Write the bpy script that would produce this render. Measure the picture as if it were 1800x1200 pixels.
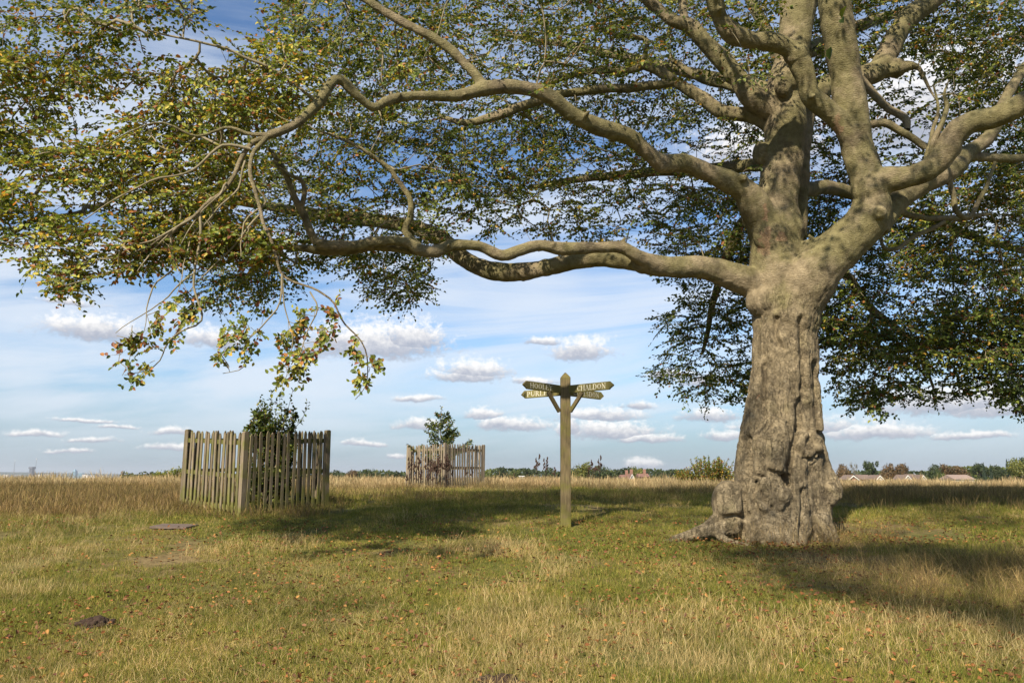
import bpy, bmesh, math, random
import numpy as np
from mathutils import Vector, Matrix, kdtree

for _o in list(bpy.data.objects):
    bpy.data.objects.remove(_o)
random.seed(11)
rng = np.random.default_rng(11)
scene = bpy.context.scene
COL = scene.collection
R = math.radians

# ------------------------------------------------------------------ camera
F = 1400.0                       # focal length in photo pixels (1800 wide)
PITCH = math.atan(237.0 / F)
EYE = 1.6
cam_d = bpy.data.cameras.new('camera')
cam_d.sensor_width = 36.0
cam_d.lens = F / 1800.0 * 36.0
cam_d.clip_start = 0.05
cam_d.clip_end = 60000.0
cam = bpy.data.objects.new('camera', cam_d)
cam.location = (0, 0, EYE)
cam.rotation_euler = (math.pi / 2 + PITCH, 0, 0)
COL.objects.link(cam)
scene.camera = cam
CP, SP = math.cos(PITCH), math.sin(PITCH)


def ray(px, py):
    a = (px - 900.0) / F
    b = (600.0 - py) / F
    return Vector((a, CP - b * SP, SP + b * CP))


def P(px, py, d):
    """point of the place seen in direction px, py, at distance d ahead"""
    r = ray(px, py)
    t = d / r.y
    return Vector((r.x * t, d, EYE + r.z * t))


def mpp(px, py, d):
    """metres per photo pixel at that point"""
    return d / ray(px, py).y / F


def azel(px, py):
    r = ray(px, py).normalized()
    return math.atan2(r.x, r.y), math.asin(r.z)


# ------------------------------------------------------------------ light
SUN_AZ, SUN_EL = R(28), R(38)     # light travels towards +x +y
LDIR = Vector((math.sin(SUN_AZ) * math.cos(SUN_EL), math.cos(SUN_AZ) * math.cos(SUN_EL), -math.sin(SUN_EL)))
sun_d = bpy.data.lights.new('sun', 'SUN')
sun_d.energy = 4.5
sun_d.angle = R(0.9)
sun_d.color = (1.0, 0.885, 0.70)
sun = bpy.data.objects.new('sun', sun_d)
sun.rotation_euler = LDIR.to_track_quat('-Z', 'Y').to_euler()
sun.location = (-20, -40, 40)
COL.objects.link(sun)
scene.view_settings.view_transform = 'Standard'
scene.view_settings.look = 'None'
scene.view_settings.gamma = 1.0
scene.view_settings.use_curve_mapping = False
scene.view_settings.exposure = 0.95
scene.render.engine = 'CYCLES'
scene.cycles.max_bounces = 6
scene.cycles.transparent_max_bounces = 8
scene.cycles.diffuse_bounces = 3
scene.cycles.use_denoising = True
scene.cycles.denoising_prefilter = 'ACCURATE'
SKY_STRENGTH = 0.073


class NT:
    """tiny helper for building node trees"""
    def __init__(self, tree):
        self.t = tree
        self.n = tree.nodes
        self.l = tree.links

    def add(self, kind, **kw):
        nd = self.n.new(kind)
        for k, v in kw.items():
            setattr(nd, k, v)
        return nd

    def put(self, sock, v):
        if v is None:
            return
        if hasattr(v, 'is_output'):
            self.l.new(v, sock)
        else:
            sock.default_value = v

    def math(self, op, a, b=None, c=None, clamp=False):
        nd = self.n.new('ShaderNodeMath')
        nd.operation = op
        nd.use_clamp = clamp
        self.put(nd.inputs[0], a)
        self.put(nd.inputs[1], b)
        self.put(nd.inputs[2], c)
        return nd.outputs[0]

    def vmath(self, op, a, b=None, out=0):
        nd = self.n.new('ShaderNodeVectorMath')
        nd.operation = op
        self.put(nd.inputs[0], a)
        self.put(nd.inputs[1], b)
        return nd.outputs[out]

    def noise(self, vec, scale, detail=4, rough=0.55, dist=0.0, col=False):
        nd = self.n.new('ShaderNodeTexNoise')
        self.put(nd.inputs['Vector'], vec)
        nd.inputs['Scale'].default_value = scale
        nd.inputs['Detail'].default_value = detail
        nd.inputs['Roughness'].default_value = rough
        nd.inputs['Distortion'].default_value = dist
        return nd.outputs['Color' if col else 'Fac']

    def mix(self, fac, a, b, blend='MIX'):
        nd = self.n.new('ShaderNodeMix')
        nd.data_type = 'RGBA'
        nd.blend_type = blend
        nd.clamp_factor = True
        self.put(nd.inputs[0], fac)
        self.put(nd.inputs[6], a)
        self.put(nd.inputs[7], b)
        return nd.outputs[2]

    def ramp(self, fac, stops):
        nd = self.n.new('ShaderNodeValToRGB')
        cr = nd.color_ramp
        while len(cr.elements) < len(stops):
            cr.elements.new(0.5)
        for e, (p, c) in zip(cr.elements, stops):
            e.position = p
            e.color = (*c, 1) if len(c) == 3 else c
        self.put(nd.inputs[0], fac)
        return nd.outputs[0]

    def step(self, v, lo, hi):
        nd = self.n.new('ShaderNodeMapRange')
        nd.interpolation_type = 'SMOOTHSTEP'
        self.put(nd.inputs[0], v)
        nd.inputs[1].default_value = lo
        nd.inputs[2].default_value = hi
        return nd.outputs[0]


def c4(c):
    return (c[0], c[1], c[2], 1.0)


# ------------------------------------------------------------------ sky
world = bpy.data.worlds.new('World')
scene.world = world
world.use_nodes = True
w = NT(world.node_tree)
w.n.clear()
tc = w.add('ShaderNodeTexCoord')
sky = w.add('ShaderNodeTexSky')
sky.sky_type = 'NISHITA'
sky.sun_disc = False
sky.sun_elevation = SUN_EL
sky.sun_rotation = math.atan2(-LDIR.x, -LDIR.y)
sky.air_density = 1.0
sky.dust_density = 0.7
sky.ozone_density = 1.6
sep = w.add('ShaderNodeSeparateXYZ')
w.l.new(tc.outputs['Generated'], sep.inputs[0])
az = w.math('ARCTAN2', sep.outputs[0], sep.outputs[1])
el = w.math('ARCSINE', sep.outputs[2])
comb = w.add('ShaderNodeCombineXYZ')
w.l.new(az, comb.inputs[0])
w.l.new(el, comb.inputs[1])
uv = comb.outputs[0]
# (px, py of the middle of the base, half width, height) of the clouds, as seen from the hill
CLOUDS = [(655, 625, 118, 38), (600, 612, 60, 22), (718, 612, 60, 32), (830, 664, 60, 22), (820, 668, 66, 14), (1022, 630, 52, 24),
          (958, 606, 34, 8), (165, 592, 72, 22), (375, 608, 44, 20), (905, 755, 60, 14), (1075, 770, 78, 22), (1130, 776, 60, 10),
          (1055, 738, 70, 14), (1122, 718, 24, 8), (1000, 762, 20, 20), (1245, 738, 46, 14), (1275, 772, 34, 10), (1400, 760, 90, 18),
          (1540, 770, 80, 16), (1700, 770, 54, 7), (1680, 722, 120, 26), (1760, 726, 80, 16), (1130, 824, 30, 12), (745, 752, 46, 12),
          (735, 704, 40, 7), (850, 735, 36, 12), (870, 752, 30, 14), (305, 790, 40, 6), (160, 778, 34, 5), (60, 765, 30, 5), (300, 764, 26, 8),
          (640, 784, 34, 6), (700, 805, 20, 5), (210, 752, 30, 4), (150, 742, 40, 4), (120, 795, 30, 4), (1180, 665, 40, 10), (1240, 676, 40, 10),
          (1640, 235, 150, 90), (1340, 300, 110, 60), (940, 675, 46, 8), (120, 535, 40, 7), (520, 785, 40, 7)]
wob = w.noise(uv, 34.0, 3, 0.55, col=True)
wobv = w.vmath('MULTIPLY', w.vmath('SUBTRACT', wob, (0.5, 0.5, 0.5)), (0.032, 0.011, 0.0))
uvw = w.vmath('ADD', uv, wobv)
bigf = None
bigt = None
for (cx, cy, hw, hh) in CLOUDS:
    u0, v0 = azel(cx, cy - hh * 0.35)
    k = mpp(cx, cy, 1.0)
    q = w.vmath('MULTIPLY', w.vmath('SUBTRACT', uvw, (u0, v0, 0)), (1 / (hw * 1.4 / F), 1 / (hh * 1.65 / F), 0))
    s = w.add('ShaderNodeSeparateXYZ')
    w.l.new(q, s.inputs[0])
    low = w.math('MAXIMUM', s.outputs[1], w.math('MULTIPLY', s.outputs[1], -2.4))
    f = w.math('SUBTRACT', 1.0, w.math('SQRT', w.math('MULTIPLY_ADD', low, low, w.math('MULTIPLY', s.outputs[0], s.outputs[0]))))
    if bigf is None:
        bigf, bigt = f, s.outputs[1]
    else:
        g = w.math('GREATER_THAN', f, bigf)
        d = w.math('SUBTRACT', s.outputs[1], bigt)
        bigt = w.math('MULTIPLY_ADD', d, g, bigt)
        bigf = w.math('MAXIMUM', bigf, f)
puffa = w.noise(w.vmath('MULTIPLY', uv, (1.0, 1.25, 1.0)), 58.0, 5, 0.6)
puffb = w.noise(w.vmath('MULTIPLY', uv, (1.0, 1.2, 1.0)), 165.0, 4, 0.6)
puff = w.math('MULTIPLY_ADD', puffb, 0.42, w.math('MULTIPLY', puffa, 0.58))
dens = w.math('ADD', bigf, w.math('MULTIPLY_ADD', puff, 2.1, -1.05))
alpha = w.math('MULTIPLY', w.step(dens, 0.0, 0.62), 0.93)
light = w.math('MULTIPLY_ADD', puff, 1.5, w.math('MULTIPLY_ADD', bigt, 1.15, -0.46))
cloud_col = w.ramp(light, [(0.0, (0.22, 0.24, 0.29)), (0.3, (0.30, 0.31, 0.35)), (0.6, (0.46, 0.455, 0.46)), (0.85, (0.58, 0.57, 0.56))])
# thin high cloud in long streaks
rot = w.add('ShaderNodeVectorRotate')
rot.rotation_type = 'Z_AXIS'
rot.inputs['Angle'].default_value = R(-5)
w.l.new(uv, rot.inputs['Vector'])
ci1 = w.noise(w.vmath('MULTIPLY', rot.outputs[0], (1.7, 14.0, 1.0)), 1.0, 7, 0.6, 0.6)
ci2 = w.noise(w.vmath('MULTIPLY', rot.outputs[0], (1.5, 3.0, 1.0)), 2.0, 3, 0.5)
cirrus = w.step(w.math('MULTIPLY_ADD', ci2, 0.55, ci1), 0.60, 0.90)
band = w.step(el, 0.0, 0.10)
band2 = w.math('SUBTRACT', 1.0, w.math('MULTIPLY', w.step(el, 0.34, 0.62), 0.75))
cirrus = w.math('MULTIPLY', w.math('MULTIPLY', cirrus, w.math('MULTIPLY_ADD', band, 0.75, 0.25)), band2)
skyc = w.vmath('MULTIPLY', sky.outputs[0], (SKY_STRENGTH * .76, SKY_STRENGTH * .94, SKY_STRENGTH * 1.12))
lowair = w.math('MULTIPLY', w.step(el, 0.16, -0.01), 0.75)
skyc = w.mix(lowair, skyc, c4((0.15, 0.205, 0.27)))
base = w.mix(w.math('MULTIPLY', cirrus, 0.78), skyc, c4((0.43, 0.465, 0.515)))
tot = w.mix(alpha, base, cloud_col)
bg = w.add('ShaderNodeBackground')
w.l.new(tot, bg.inputs['Color'])
bg.inputs['Strength'].default_value = 1.0
outw = w.add('ShaderNodeOutputWorld')
w.l.new(bg.outputs[0], outw.inputs['Surface'])


# ------------------------------------------------------------------ helpers
def hash3(i, j, k):
    h = (i * 374761393 + j * 668265263 + k * 2147483647 + 1013904223) & 0xFFFFFFFF
    h = ((h ^ (h >> 13)) * 1274126177) & 0xFFFFFFFF
    h = (h ^ (h >> 16)) & 0xFFFFFFFF
    return h / 4294967295.0


def vnoise(p):
    """smooth value noise 0..1 at points p (n,3)"""
    p = np.asarray(p, float)
    i = np.floor(p).astype(np.int64)
    f = p - i
    f = f * f * (3 - 2 * f)
    r = 0
    for a in (0, 1):
        wa = f[:, 0] if a else 1 - f[:, 0]
        for b in (0, 1):
            wb = f[:, 1] if b else 1 - f[:, 1]
            for c in (0, 1):
                wc = f[:, 2] if c else 1 - f[:, 2]
                r = r + wa * wb * wc * hash3(i[:, 0] + a, i[:, 1] + b, i[:, 2] + c)
    return r


def fbm(p, oct=3, gain=0.5):
    p = np.asarray(p, float)
    r, a, s = 0, 1.0, 0
    for o in range(oct):
        r = r + a * vnoise(p * 2 ** o + 17.3 * o)
        s += a
        a *= gain
    return r / s


def link(ob, parent=None):
    COL.objects.link(ob)
    if parent is not None:
        ob.parent = parent
    return ob


def tag(o, label=None, cat=None, group=None, kind=None):
    if label:
        o['label'] = label
    if cat:
        o['category'] = cat
    if group:
        o['group'] = group
    if kind:
        o['kind'] = kind
    return o


def empty(name, loc, rz=0.0, label=None, cat=None, group=None):
    o = bpy.data.objects.new(name, None)
    o.empty_display_size = 0.2
    o.location = loc
    o.rotation_euler = (0, 0, rz)
    COL.objects.link(o)
    return tag(o, label, cat, group)


def mesh_np(name, V, Q, mat, smooth=False, tint=None):
    """mesh from numpy verts and equal sized faces; tint = per vertex rgb"""
    V = np.asarray(V, np.float32)
    Q = np.asarray(Q, np.int32)
    me = bpy.data.meshes.new(name)
    me.vertices.add(len(V))
    me.vertices.foreach_set('co', V.ravel())
    k = Q.shape[1]
    me.loops.add(Q.size)
    me.loops.foreach_set('vertex_index', Q.ravel())
    me.polygons.add(len(Q))
    me.polygons.foreach_set('loop_start', np.arange(0, Q.size, k, dtype=np.int32))
    if smooth:
        me.polygons.foreach_set('use_smooth', np.ones(len(Q), bool))
    if tint is not None:
        at = me.attributes.new('tint', 'FLOAT_COLOR', 'POINT')
        c = np.ones((len(V), 4), np.float32)
        c[:, :3] = tint
        at.data.foreach_set('color', c.ravel())
    me.update(calc_edges=True)
    me.validate()
    if mat:
        me.materials.append(mat)
    return me


def obj(name, me, parent=None):
    return link(bpy.data.objects.new(name, me), parent)


class MB:
    """collects simple shapes into one mesh"""
    def __init__(self):
        self.v = []
        self.f = []

    def add(self, v, f):
        o = len(self.v)
        self.v += [tuple(x) for x in v]
        self.f += [tuple(i + o for i in q) for q in f]

    def box(self, c, s, M=None):
        x, y, z = s[0] / 2, s[1] / 2, s[2] / 2
        v = [Vector((a * x, b * y, d * z)) for d in (-1, 1) for a, b in ((-1, -1), (1, -1), (1, 1), (-1, 1))]
        if M is not None:
            v = [M @ q for q in v]
        v = [q + Vector(c) for q in v]
        self.add(v, [(3, 2, 1, 0), (4, 5, 6, 7), (0, 1, 5, 4), (1, 2, 6, 5), (2, 3, 7, 6), (3, 0, 4, 7)])

    def prism(self, pts, axis_vec, origin=(0, 0, 0), ux=(1, 0, 0), uy=(0, 0, 1)):
        """extrude a 2-D outline"""
        ux, uy, ax, og = Vector(ux), Vector(uy), Vector(axis_vec), Vector(origin)
        n = len(pts)
        a = [og + ux * p[0] + uy * p[1] for p in pts]
        b = [q + ax for q in a]
        self.add(a + b, [tuple(range(n - 1, -1, -1)), tuple(range(n, 2 * n))] + [(i, (i + 1) % n, n + (i + 1) % n, n + i) for i in range(n)])

    def tube(self, path, rad, sides=8):
        v, f = tube_vf(path, rad, sides)
        n = len(path)
        f = [tuple(q) for q in f.tolist()]
        f.append(tuple(range(sides - 1, -1, -1)))
        f.append(tuple(range((n - 1) * sides, n * sides)))
        self.add(v.tolist(), f)

    def ball(self, c, r, M=None, seg=16):
        v = []
        f = []
        rings = seg // 2
        for i in range(1, rings):
            t = math.pi * i / rings
            for j in range(seg):
                p = 2 * math.pi * j / seg
                q = Vector((math.sin(t) * math.cos(p) * r[0], math.sin(t) * math.sin(p) * r[1], math.cos(t) * r[2]))
                v.append((M @ q if M else q) + Vector(c))
        top = Vector((0, 0, r[2]))
        v.append((M @ top if M else top) + Vector(c))
        v.append((M @ -top if M else -top) + Vector(c))
        a, b = len(v) - 2, len(v) - 1
        for i in range(rings - 2):
            for j in range(seg):
                k = (j + 1) % seg
                f.append((i * seg + j, (i + 1) * seg + j, (i + 1) * seg + k, i * seg + k))
        for j in range(seg):
            k = (j + 1) % seg
            f.append((a, j, k))
            f.append((b, (rings - 2) * seg + k, (rings - 2) * seg + j))
        self.add(v, f)

    def mesh(self, name, mat, smooth=False, bevel=0):
        me = bpy.data.meshes.new(name)
        me.from_pydata(self.v, [], self.f)
        if bevel:
            bm = bmesh.new()
            bm.from_mesh(me)
            bmesh.ops.bevel(bm, geom=bm.edges[:], offset=bevel, segments=1, affect='EDGES')
            bm.to_mesh(me)
            bm.free()
        me.update()
        if smooth:
            me.polygons.foreach_set('use_smooth', np.ones(len(me.polygons), bool))
        if mat:
            me.materials.append(mat)
        return me

    def build(self, name, mat, parent=None, smooth=False, bevel=0):
        return obj(name, self.mesh(name, mat, smooth, bevel), parent)


def smooth_path(pts, step):
    """Catmull-Rom through rows (any number of columns, first three = xyz)"""
    p = np.asarray(pts, float)
    if len(p) < 2:
        return p
    q = np.vstack([2 * p[0] - p[1], p, 2 * p[-1] - p[-2]])
    out = []
    for i in range(1, len(q) - 2):
        seg = np.linalg.norm(q[i + 1, :3] - q[i, :3])
        n = max(1, int(math.ceil(seg / step)))
        t = np.arange(n)[:, None] / n
        a, b, c, d = q[i - 1], q[i], q[i + 1], q[i + 2]
        out.append(0.5 * (2 * b + (c - a) * t + (2 * a - 5 * b + 4 * c - d) * t ** 2 + (3 * b - a - 3 * c + d) * t ** 3))
    out.append(p[-1:])
    return np.vstack(out)


def tube_vf(path, rad, sides=8):
    p = np.asarray(path, float)
    n = len(p)
    rad = np.broadcast_to(np.asarray(rad, float), (n,))
    t = np.gradient(p, axis=0)
    t /= np.linalg.norm(t, axis=1)[:, None] + 1e-9
    u = np.zeros_like(p)
    ref = np.array([0, 0, 1.0]) if abs(t[0, 2]) < 0.9 else np.array([1.0, 0, 0])
    cur = np.cross(ref, t[0])
    for i in range(n):
        cur = cur - t[i] * cur.dot(t[i])
        cur /= np.linalg.norm(cur) + 1e-9
        u[i] = cur
    v = np.cross(t, u)
    a = np.linspace(0, 2 * np.pi, sides, endpoint=False)
    V = p[:, None] + rad[:, None, None] * (np.cos(a)[None, :, None] * u[:, None] + np.sin(a)[None, :, None] * v[:, None])
    i = np.arange(n - 1)[:, None] * sides
    j = np.arange(sides)[None]
    k = (j + 1) % sides
    Q = np.stack([i + j, i + k, i + sides + k, i + sides + j], -1).reshape(-1, 4)
    return V.reshape(-1, 3), Q


class NB:
    """collects numpy quads"""
    def __init__(self):
        self.V = []
        self.Q = []
        self.T = []
        self.n = 0

    def add(self, V, Q, tint=None):
        self.V.append(V)
        self.Q.append(Q + self.n)
        if tint is not None:
            self.T.append(np.broadcast_to(tint, (len(V), 3)))
        self.n += len(V)

    def mesh(self, name, mat, smooth=False):
        return mesh_np(name, np.vstack(self.V), np.vstack(self.Q), mat, smooth, np.vstack(self.T) if self.T else None)


# ------------------------------------------------------------------ materials
def new_mat(name):
    m = bpy.data.materials.new(name)
    m.use_nodes = True
    t = NT(m.node_tree)
    b = m.node_tree.nodes['Principled BSDF']
    return m, t, b


def plain(name, col, rough=0.8, var=0.25, scale=6.0, bump=0.0, bscale=40.0, stretch=(1, 1, 1), col2=None):
    m, t, b = new_mat(name)
    tcn = t.add('ShaderNodeTexCoord')
    vec = t.vmath('MULTIPLY', tcn.outputs['Object'], stretch)
    n = t.noise(vec, scale, 5)
    c2 = col2 if col2 else tuple(x * (1 - var) for x in col)
    c1 = col if col2 else tuple(min(1, x * (1 + var)) for x in col)
    t.l.new(t.ramp(n, [(0.3, c2), (0.7, c1)]), b.inputs['Base Color'])
    b.inputs['Roughness'].default_value = rough
    b.inputs['Specular IOR Level'].default_value = 0.25
    if bump:
        bp = t.add('ShaderNodeBump')
        bp.inputs['Strength'].default_value = bump
        bp.inputs['Distance'].default_value = 0.01
        t.l.new(t.noise(vec, bscale, 5), bp.inputs['Height'])
        t.l.new(bp.outputs[0], b.inputs['Normal'])
    return m


def leaf_mat(name, trans=0.35, rough=0.5, gain=1.0, spec=0.3):
    m = bpy.data.materials.new(name)
    m.use_nodes = True
    t = NT(m.node_tree)
    b = m.node_tree.nodes['Principled BSDF']
    at = t.add('ShaderNodeAttribute', attribute_name='tint')
    col = t.vmath('MULTIPLY', at.outputs['Color'], (gain,) * 3)
    t.l.new(col, b.inputs['Base Color'])
    b.inputs['Roughness'].default_value = rough
    b.inputs['Specular IOR Level'].default_value = spec
    tr = t.add('ShaderNodeBsdfTranslucent')
    t.l.new(t.vmath('MULTIPLY', col, (1.15, 1.1, 0.6)), tr.inputs['Color'])
    mx = t.add('ShaderNodeMixShader')
    mx.inputs[0].default_value = trans
    t.l.new(b.outputs[0], mx.inputs[1])
    t.l.new(tr.outputs[0], mx.inputs[2])
    t.l.new(mx.outputs[0], m.node_tree.nodes['Material Output'].inputs['Surface'])
    return m


LEAF = leaf_mat('leaf')
LITTER = leaf_mat('dead_leaf', 0.15, 0.7)
GRASS = leaf_mat('grass_blade', 0.3, 0.6, spec=0.15)
# patches of lusher, drier and darker turf
_t = NT(GRASS.node_tree)
_att = [n for n in _t.n if n.type == 'ATTRIBUTE'][0]
_gain = [l.to_node for l in _att.outputs['Color'].links][0]
_geo = _t.add('ShaderNodeNewGeometry')
_pa = _t.noise(_geo.outputs['Position'], .55, 4, .6)
_pb = _t.noise(_geo.outputs['Position'], 3.2, 4, .6)
_pm = _t.ramp(_t.math('MULTIPLY_ADD', _pb, .5, _t.math('MULTIPLY', _pa, .5)), [(.34, (.52, .56, .44)), (.5, (1.06, 1.06, .80)), (.64, (1.40, 1.27, 1.05))])
_t.l.new(_t.vmath('MULTIPLY', _att.outputs['Color'], _pm), _gain.inputs[0])


def wood_mat(name, c1, c2, green, gfac, grain=(14, 14, 1.2)):
    m, t, b = new_mat(name)
    tcn = t.add('ShaderNodeTexCoord')
    info = t.add('ShaderNodeObjectInfo')
    off = t.vmath('ADD', tcn.outputs['Object'], t.vmath('MULTIPLY', info.outputs['Location'], (7.0, 3.0, 0.0)))
    vec = t.vmath('MULTIPLY', off, grain)
    n = t.noise(vec, 4.0, 6, 0.6)
    c = t.ramp(n, [(0.28, c2), (0.72, c1)])
    g = t.noise(off, 4.0, 4)
    sz = t.add('ShaderNodeSeparateXYZ')
    t.l.new(tcn.outputs['Object'], sz.inputs[0])
    lowz = t.step(sz.outputs[2], 0.5, 0.0)
    gf = t.math('MULTIPLY', t.step(t.math('MULTIPLY_ADD', lowz, 0.22, g), 0.42, 0.75), gfac, clamp=True)
    c = t.mix(gf, c, c4(green))
    rv = t.math('MULTIPLY_ADD', info.outputs['Random'], 0.5, 0.75)
    sc = t.add('ShaderNodeVectorMath', operation='SCALE')
    t.l.new(c, sc.inputs[0])
    t.l.new(rv, sc.inputs['Scale'])
    t.l.new(sc.outputs[0], b.inputs['Base Color'])
    b.inputs['Roughness'].default_value = 0.85
    b.inputs['Specular IOR Level'].default_value = 0.15
    bp = t.add('ShaderNodeBump')
    bp.inputs['Strength'].default_value = 0.5
    bp.inputs['Distance'].default_value = 0.006
    t.l.new(n, bp.inputs['Height'])
    t.l.new(bp.outputs[0], b.inputs['Normal'])
    return m


FENCE_WOOD = wood_mat('weathered_fence_wood', (0.225, 0.18, 0.125), (0.105, 0.085, 0.06), (0.115, 0.12, 0.025), 0.85)
FENCE_WOOD_GREY = wood_mat('grey_fence_wood', (0.25, 0.205, 0.15), (0.135, 0.11, 0.085), (0.16, 0.15, 0.05), 0.3)
POST_WOOD = wood_mat('mossy_signpost_wood', (0.175, 0.138, 0.075), (0.07, 0.054, 0.03), (0.125, 0.122, 0.026), 0.8)
ARM_WOOD = wood_mat('mossy_arm_wood', (0.24, 0.19, 0.105), (0.115, 0.09, 0.048), (0.15, 0.148, 0.04), 0.6, (1.2, 1.2, 14))
BOARD_WOOD = wood_mat('old_board_wood', (0.16, 0.12, 0.10), (0.07, 0.055, 0.05), (0.08, 0.07, 0.04), 0.1, (2, 16, 6))

# ------------------------------------------------------------------ ground
_yy = np.array([-4000, -60, -6, 3, 6, 9, 13.3, 16, 20, 24, 28, 34, 40, 46, 60, 100, 200, 350, 1000, 3000, 14000.])
_dr = np.array([3.0, 2.4, 1.86, 1.66, 1.52, 1.22, .80, .585, .455, .41, .40, .42, .44, .50, .75, 1.7, 3.6, 5.2, 8.5, 14, 15.])
_ys = np.concatenate([np.linspace(-4000, -60, 50), np.linspace(-59, 120, 900), np.linspace(121, 14000, 600)])
_ds = np.interp(_ys, _yy, _dr)
_k = np.hanning(23)
_k /= _k.sum()
_mid = (_ys > -40) & (_ys < 110)
_sm = np.convolve(_ds, _k, 'same')
_ds = np.where(_mid, _sm, _ds)


def ground_z(x, y):
    x = np.atleast_1d(np.asarray(x, float))
    y = np.atleast_1d(np.asarray(y, float))
    z = EYE - np.interp(y, _ys, _ds)
    p = np.stack([x * 0.16 + 3.1, y * 0.16 + 9.2, np.zeros_like(x)], -1)
    q = np.stack([x * 0.9, y * 0.9, np.full_like(x, 4.4)], -1)
    near = np.clip((60 - y) / 30, 0, 1)
    z = z + near * (0.10 * (fbm(p, 2) - 0.5) + 0.05 * (fbm(q, 2) - 0.5))
    far = np.clip((y - 150) / 300, 0, 1)
    z = z + .24 * np.clip((y - 20) / 10, 0, 1) * np.clip((90 - y) / 40, 0, 1) * (fbm(np.stack([x * .16 + 7, y * .05, x * 0], -1), 3) - .5)
    z = z - 0.2 * np.clip((x - 1) / 14, 0, 1) * np.clip((y - 20) / 14, 0, 1) * np.clip((400 - y) / 300, 0, 1)
    z = z + far * 5.0 * (fbm(np.stack([x * 0.004, y * 0.004, np.zeros_like(x)], -1), 2) - 0.5)
    return z


def gz(x, y):
    return float(ground_z(x, y)[0])


def axis(core, far, n_far):
    g = np.geomspace(core[-1], far, n_far)[1:]
    return np.concatenate([core, g])


_xp = axis(np.arange(0, 40.01, 0.33), 9000, 40)
GX = np.concatenate([-_xp[:0:-1], _xp])
GY = np.concatenate([-np.geomspace(8, 4000, 16)[::-1], np.arange(-7.5, 60, 0.3), np.geomspace(61, 14000, 70)])
gxm, gym = np.meshgrid(GX, GY)
gzm = ground_z(gxm.ravel(), gym.ravel())
nx, ny = len(GX), len(GY)
ii = (np.arange(ny - 1)[:, None] * nx + np.arange(nx - 1)[None]).ravel()
gm, t, b = new_mat('meadow_soil')
geo = t.add('ShaderNodeNewGeometry')
pos = geo.outputs['Position']
big = t.noise(pos, 0.35, 4, 0.6)
fine = t.noise(pos, 9.0, 6, 0.7)
vfine = t.noise(t.vmath('MULTIPLY', pos, (1, 1, 1)), 60.0, 3, 0.7)
green = t.ramp(fine, [(0.3, (0.045, 0.055, 0.014)), (0.55, (0.10, 0.105, 0.026)), (0.75, (0.18, 0.15, 0.05))])
straw = t.ramp(fine, [(0.3, (0.09, 0.065, 0.03)), (0.7, (0.24, 0.18, 0.085))])
c = t.mix(t.step(big, 0.42, 0.62), green, straw)
c = t.mix(t.step(vfine, 0.58, 0.75), c, c4((0.05, 0.035, 0.02)))
sy = t.add('ShaderNodeSeparateXYZ')
t.l.new(pos, sy.inputs[0])
farc = t.ramp(t.noise(pos, 0.006, 4), [(0.35, (0.07, 0.09, 0.03)), (0.55, (0.13, 0.12, 0.05)), (0.7, (0.08, 0.08, 0.04))])
c = t.mix(t.step(sy.outputs[1], 60, 150), c, farc)
t.l.new(c, b.inputs['Base Color'])
b.inputs['Roughness'].default_value = 0.95
b.inputs['Specular IOR Level'].default_value = 0.1
bp = t.add('ShaderNodeBump')
bp.inputs['Strength'].default_value = 0.8
bp.inputs['Distance'].default_value = 0.03
t.l.new(fine, bp.inputs['Height'])
t.l.new(bp.outputs[0], b.inputs['Normal'])
tag(obj('ground', mesh_np('ground', np.stack([gxm.ravel(), gym.ravel(), gzm], -1), np.stack([ii, ii + 1, ii + nx + 1, ii + nx], -1), gm, True)), kind='structure')

# far ridge, seen left of the near guard
HILL = plain('far_hill_wood', (0.05, 0.065, 0.045), 0.95, 0.4, 0.004)
hx = np.linspace(-9000, 1500, 120)
hv = []
for y, s in ((6800, 0.0), (7600, 0.6), (8600, 1.0), (10000, 0.8), (12000, 0.0)):
    prof = 30 + 40 * np.clip((-hx - 3500) / 2500, -1.2, 1) + 16 * (fbm(np.stack([hx * 0.0016, hx * 0, hx * 0], -1), 4) - 0.5)
    z = EYE - 16 + s * np.maximum(prof, 2)
    hv.append(np.stack([hx, np.full_like(hx, y), z], -1))
hv = np.vstack(hv)
ii = (np.arange(4)[:, None] * 120 + np.arange(119)[None]).ravel()
tag(obj('hills', mesh_np('hills', hv, np.stack([ii, ii + 1, ii + 121, ii + 120], -1), HILL, True)), kind='structure')

# ------------------------------------------------------------------ picket tree guards
def picket_mesh(h, wd, th, mat, seed):
    rr = random.Random(seed)
    m = MB()
    hw = wd / 2
    pts = [(-hw, 0), (hw, 0), (hw, h - 0.055), (hw * 0.25, h - 0.004), (-hw * 0.25, h), (-hw, h - 0.05 - rr.uniform(0, .01))]
    m.prism(pts, (0, th, 0), (0, -th / 2, 0))
    return m.mesh('picket', mat)


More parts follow.
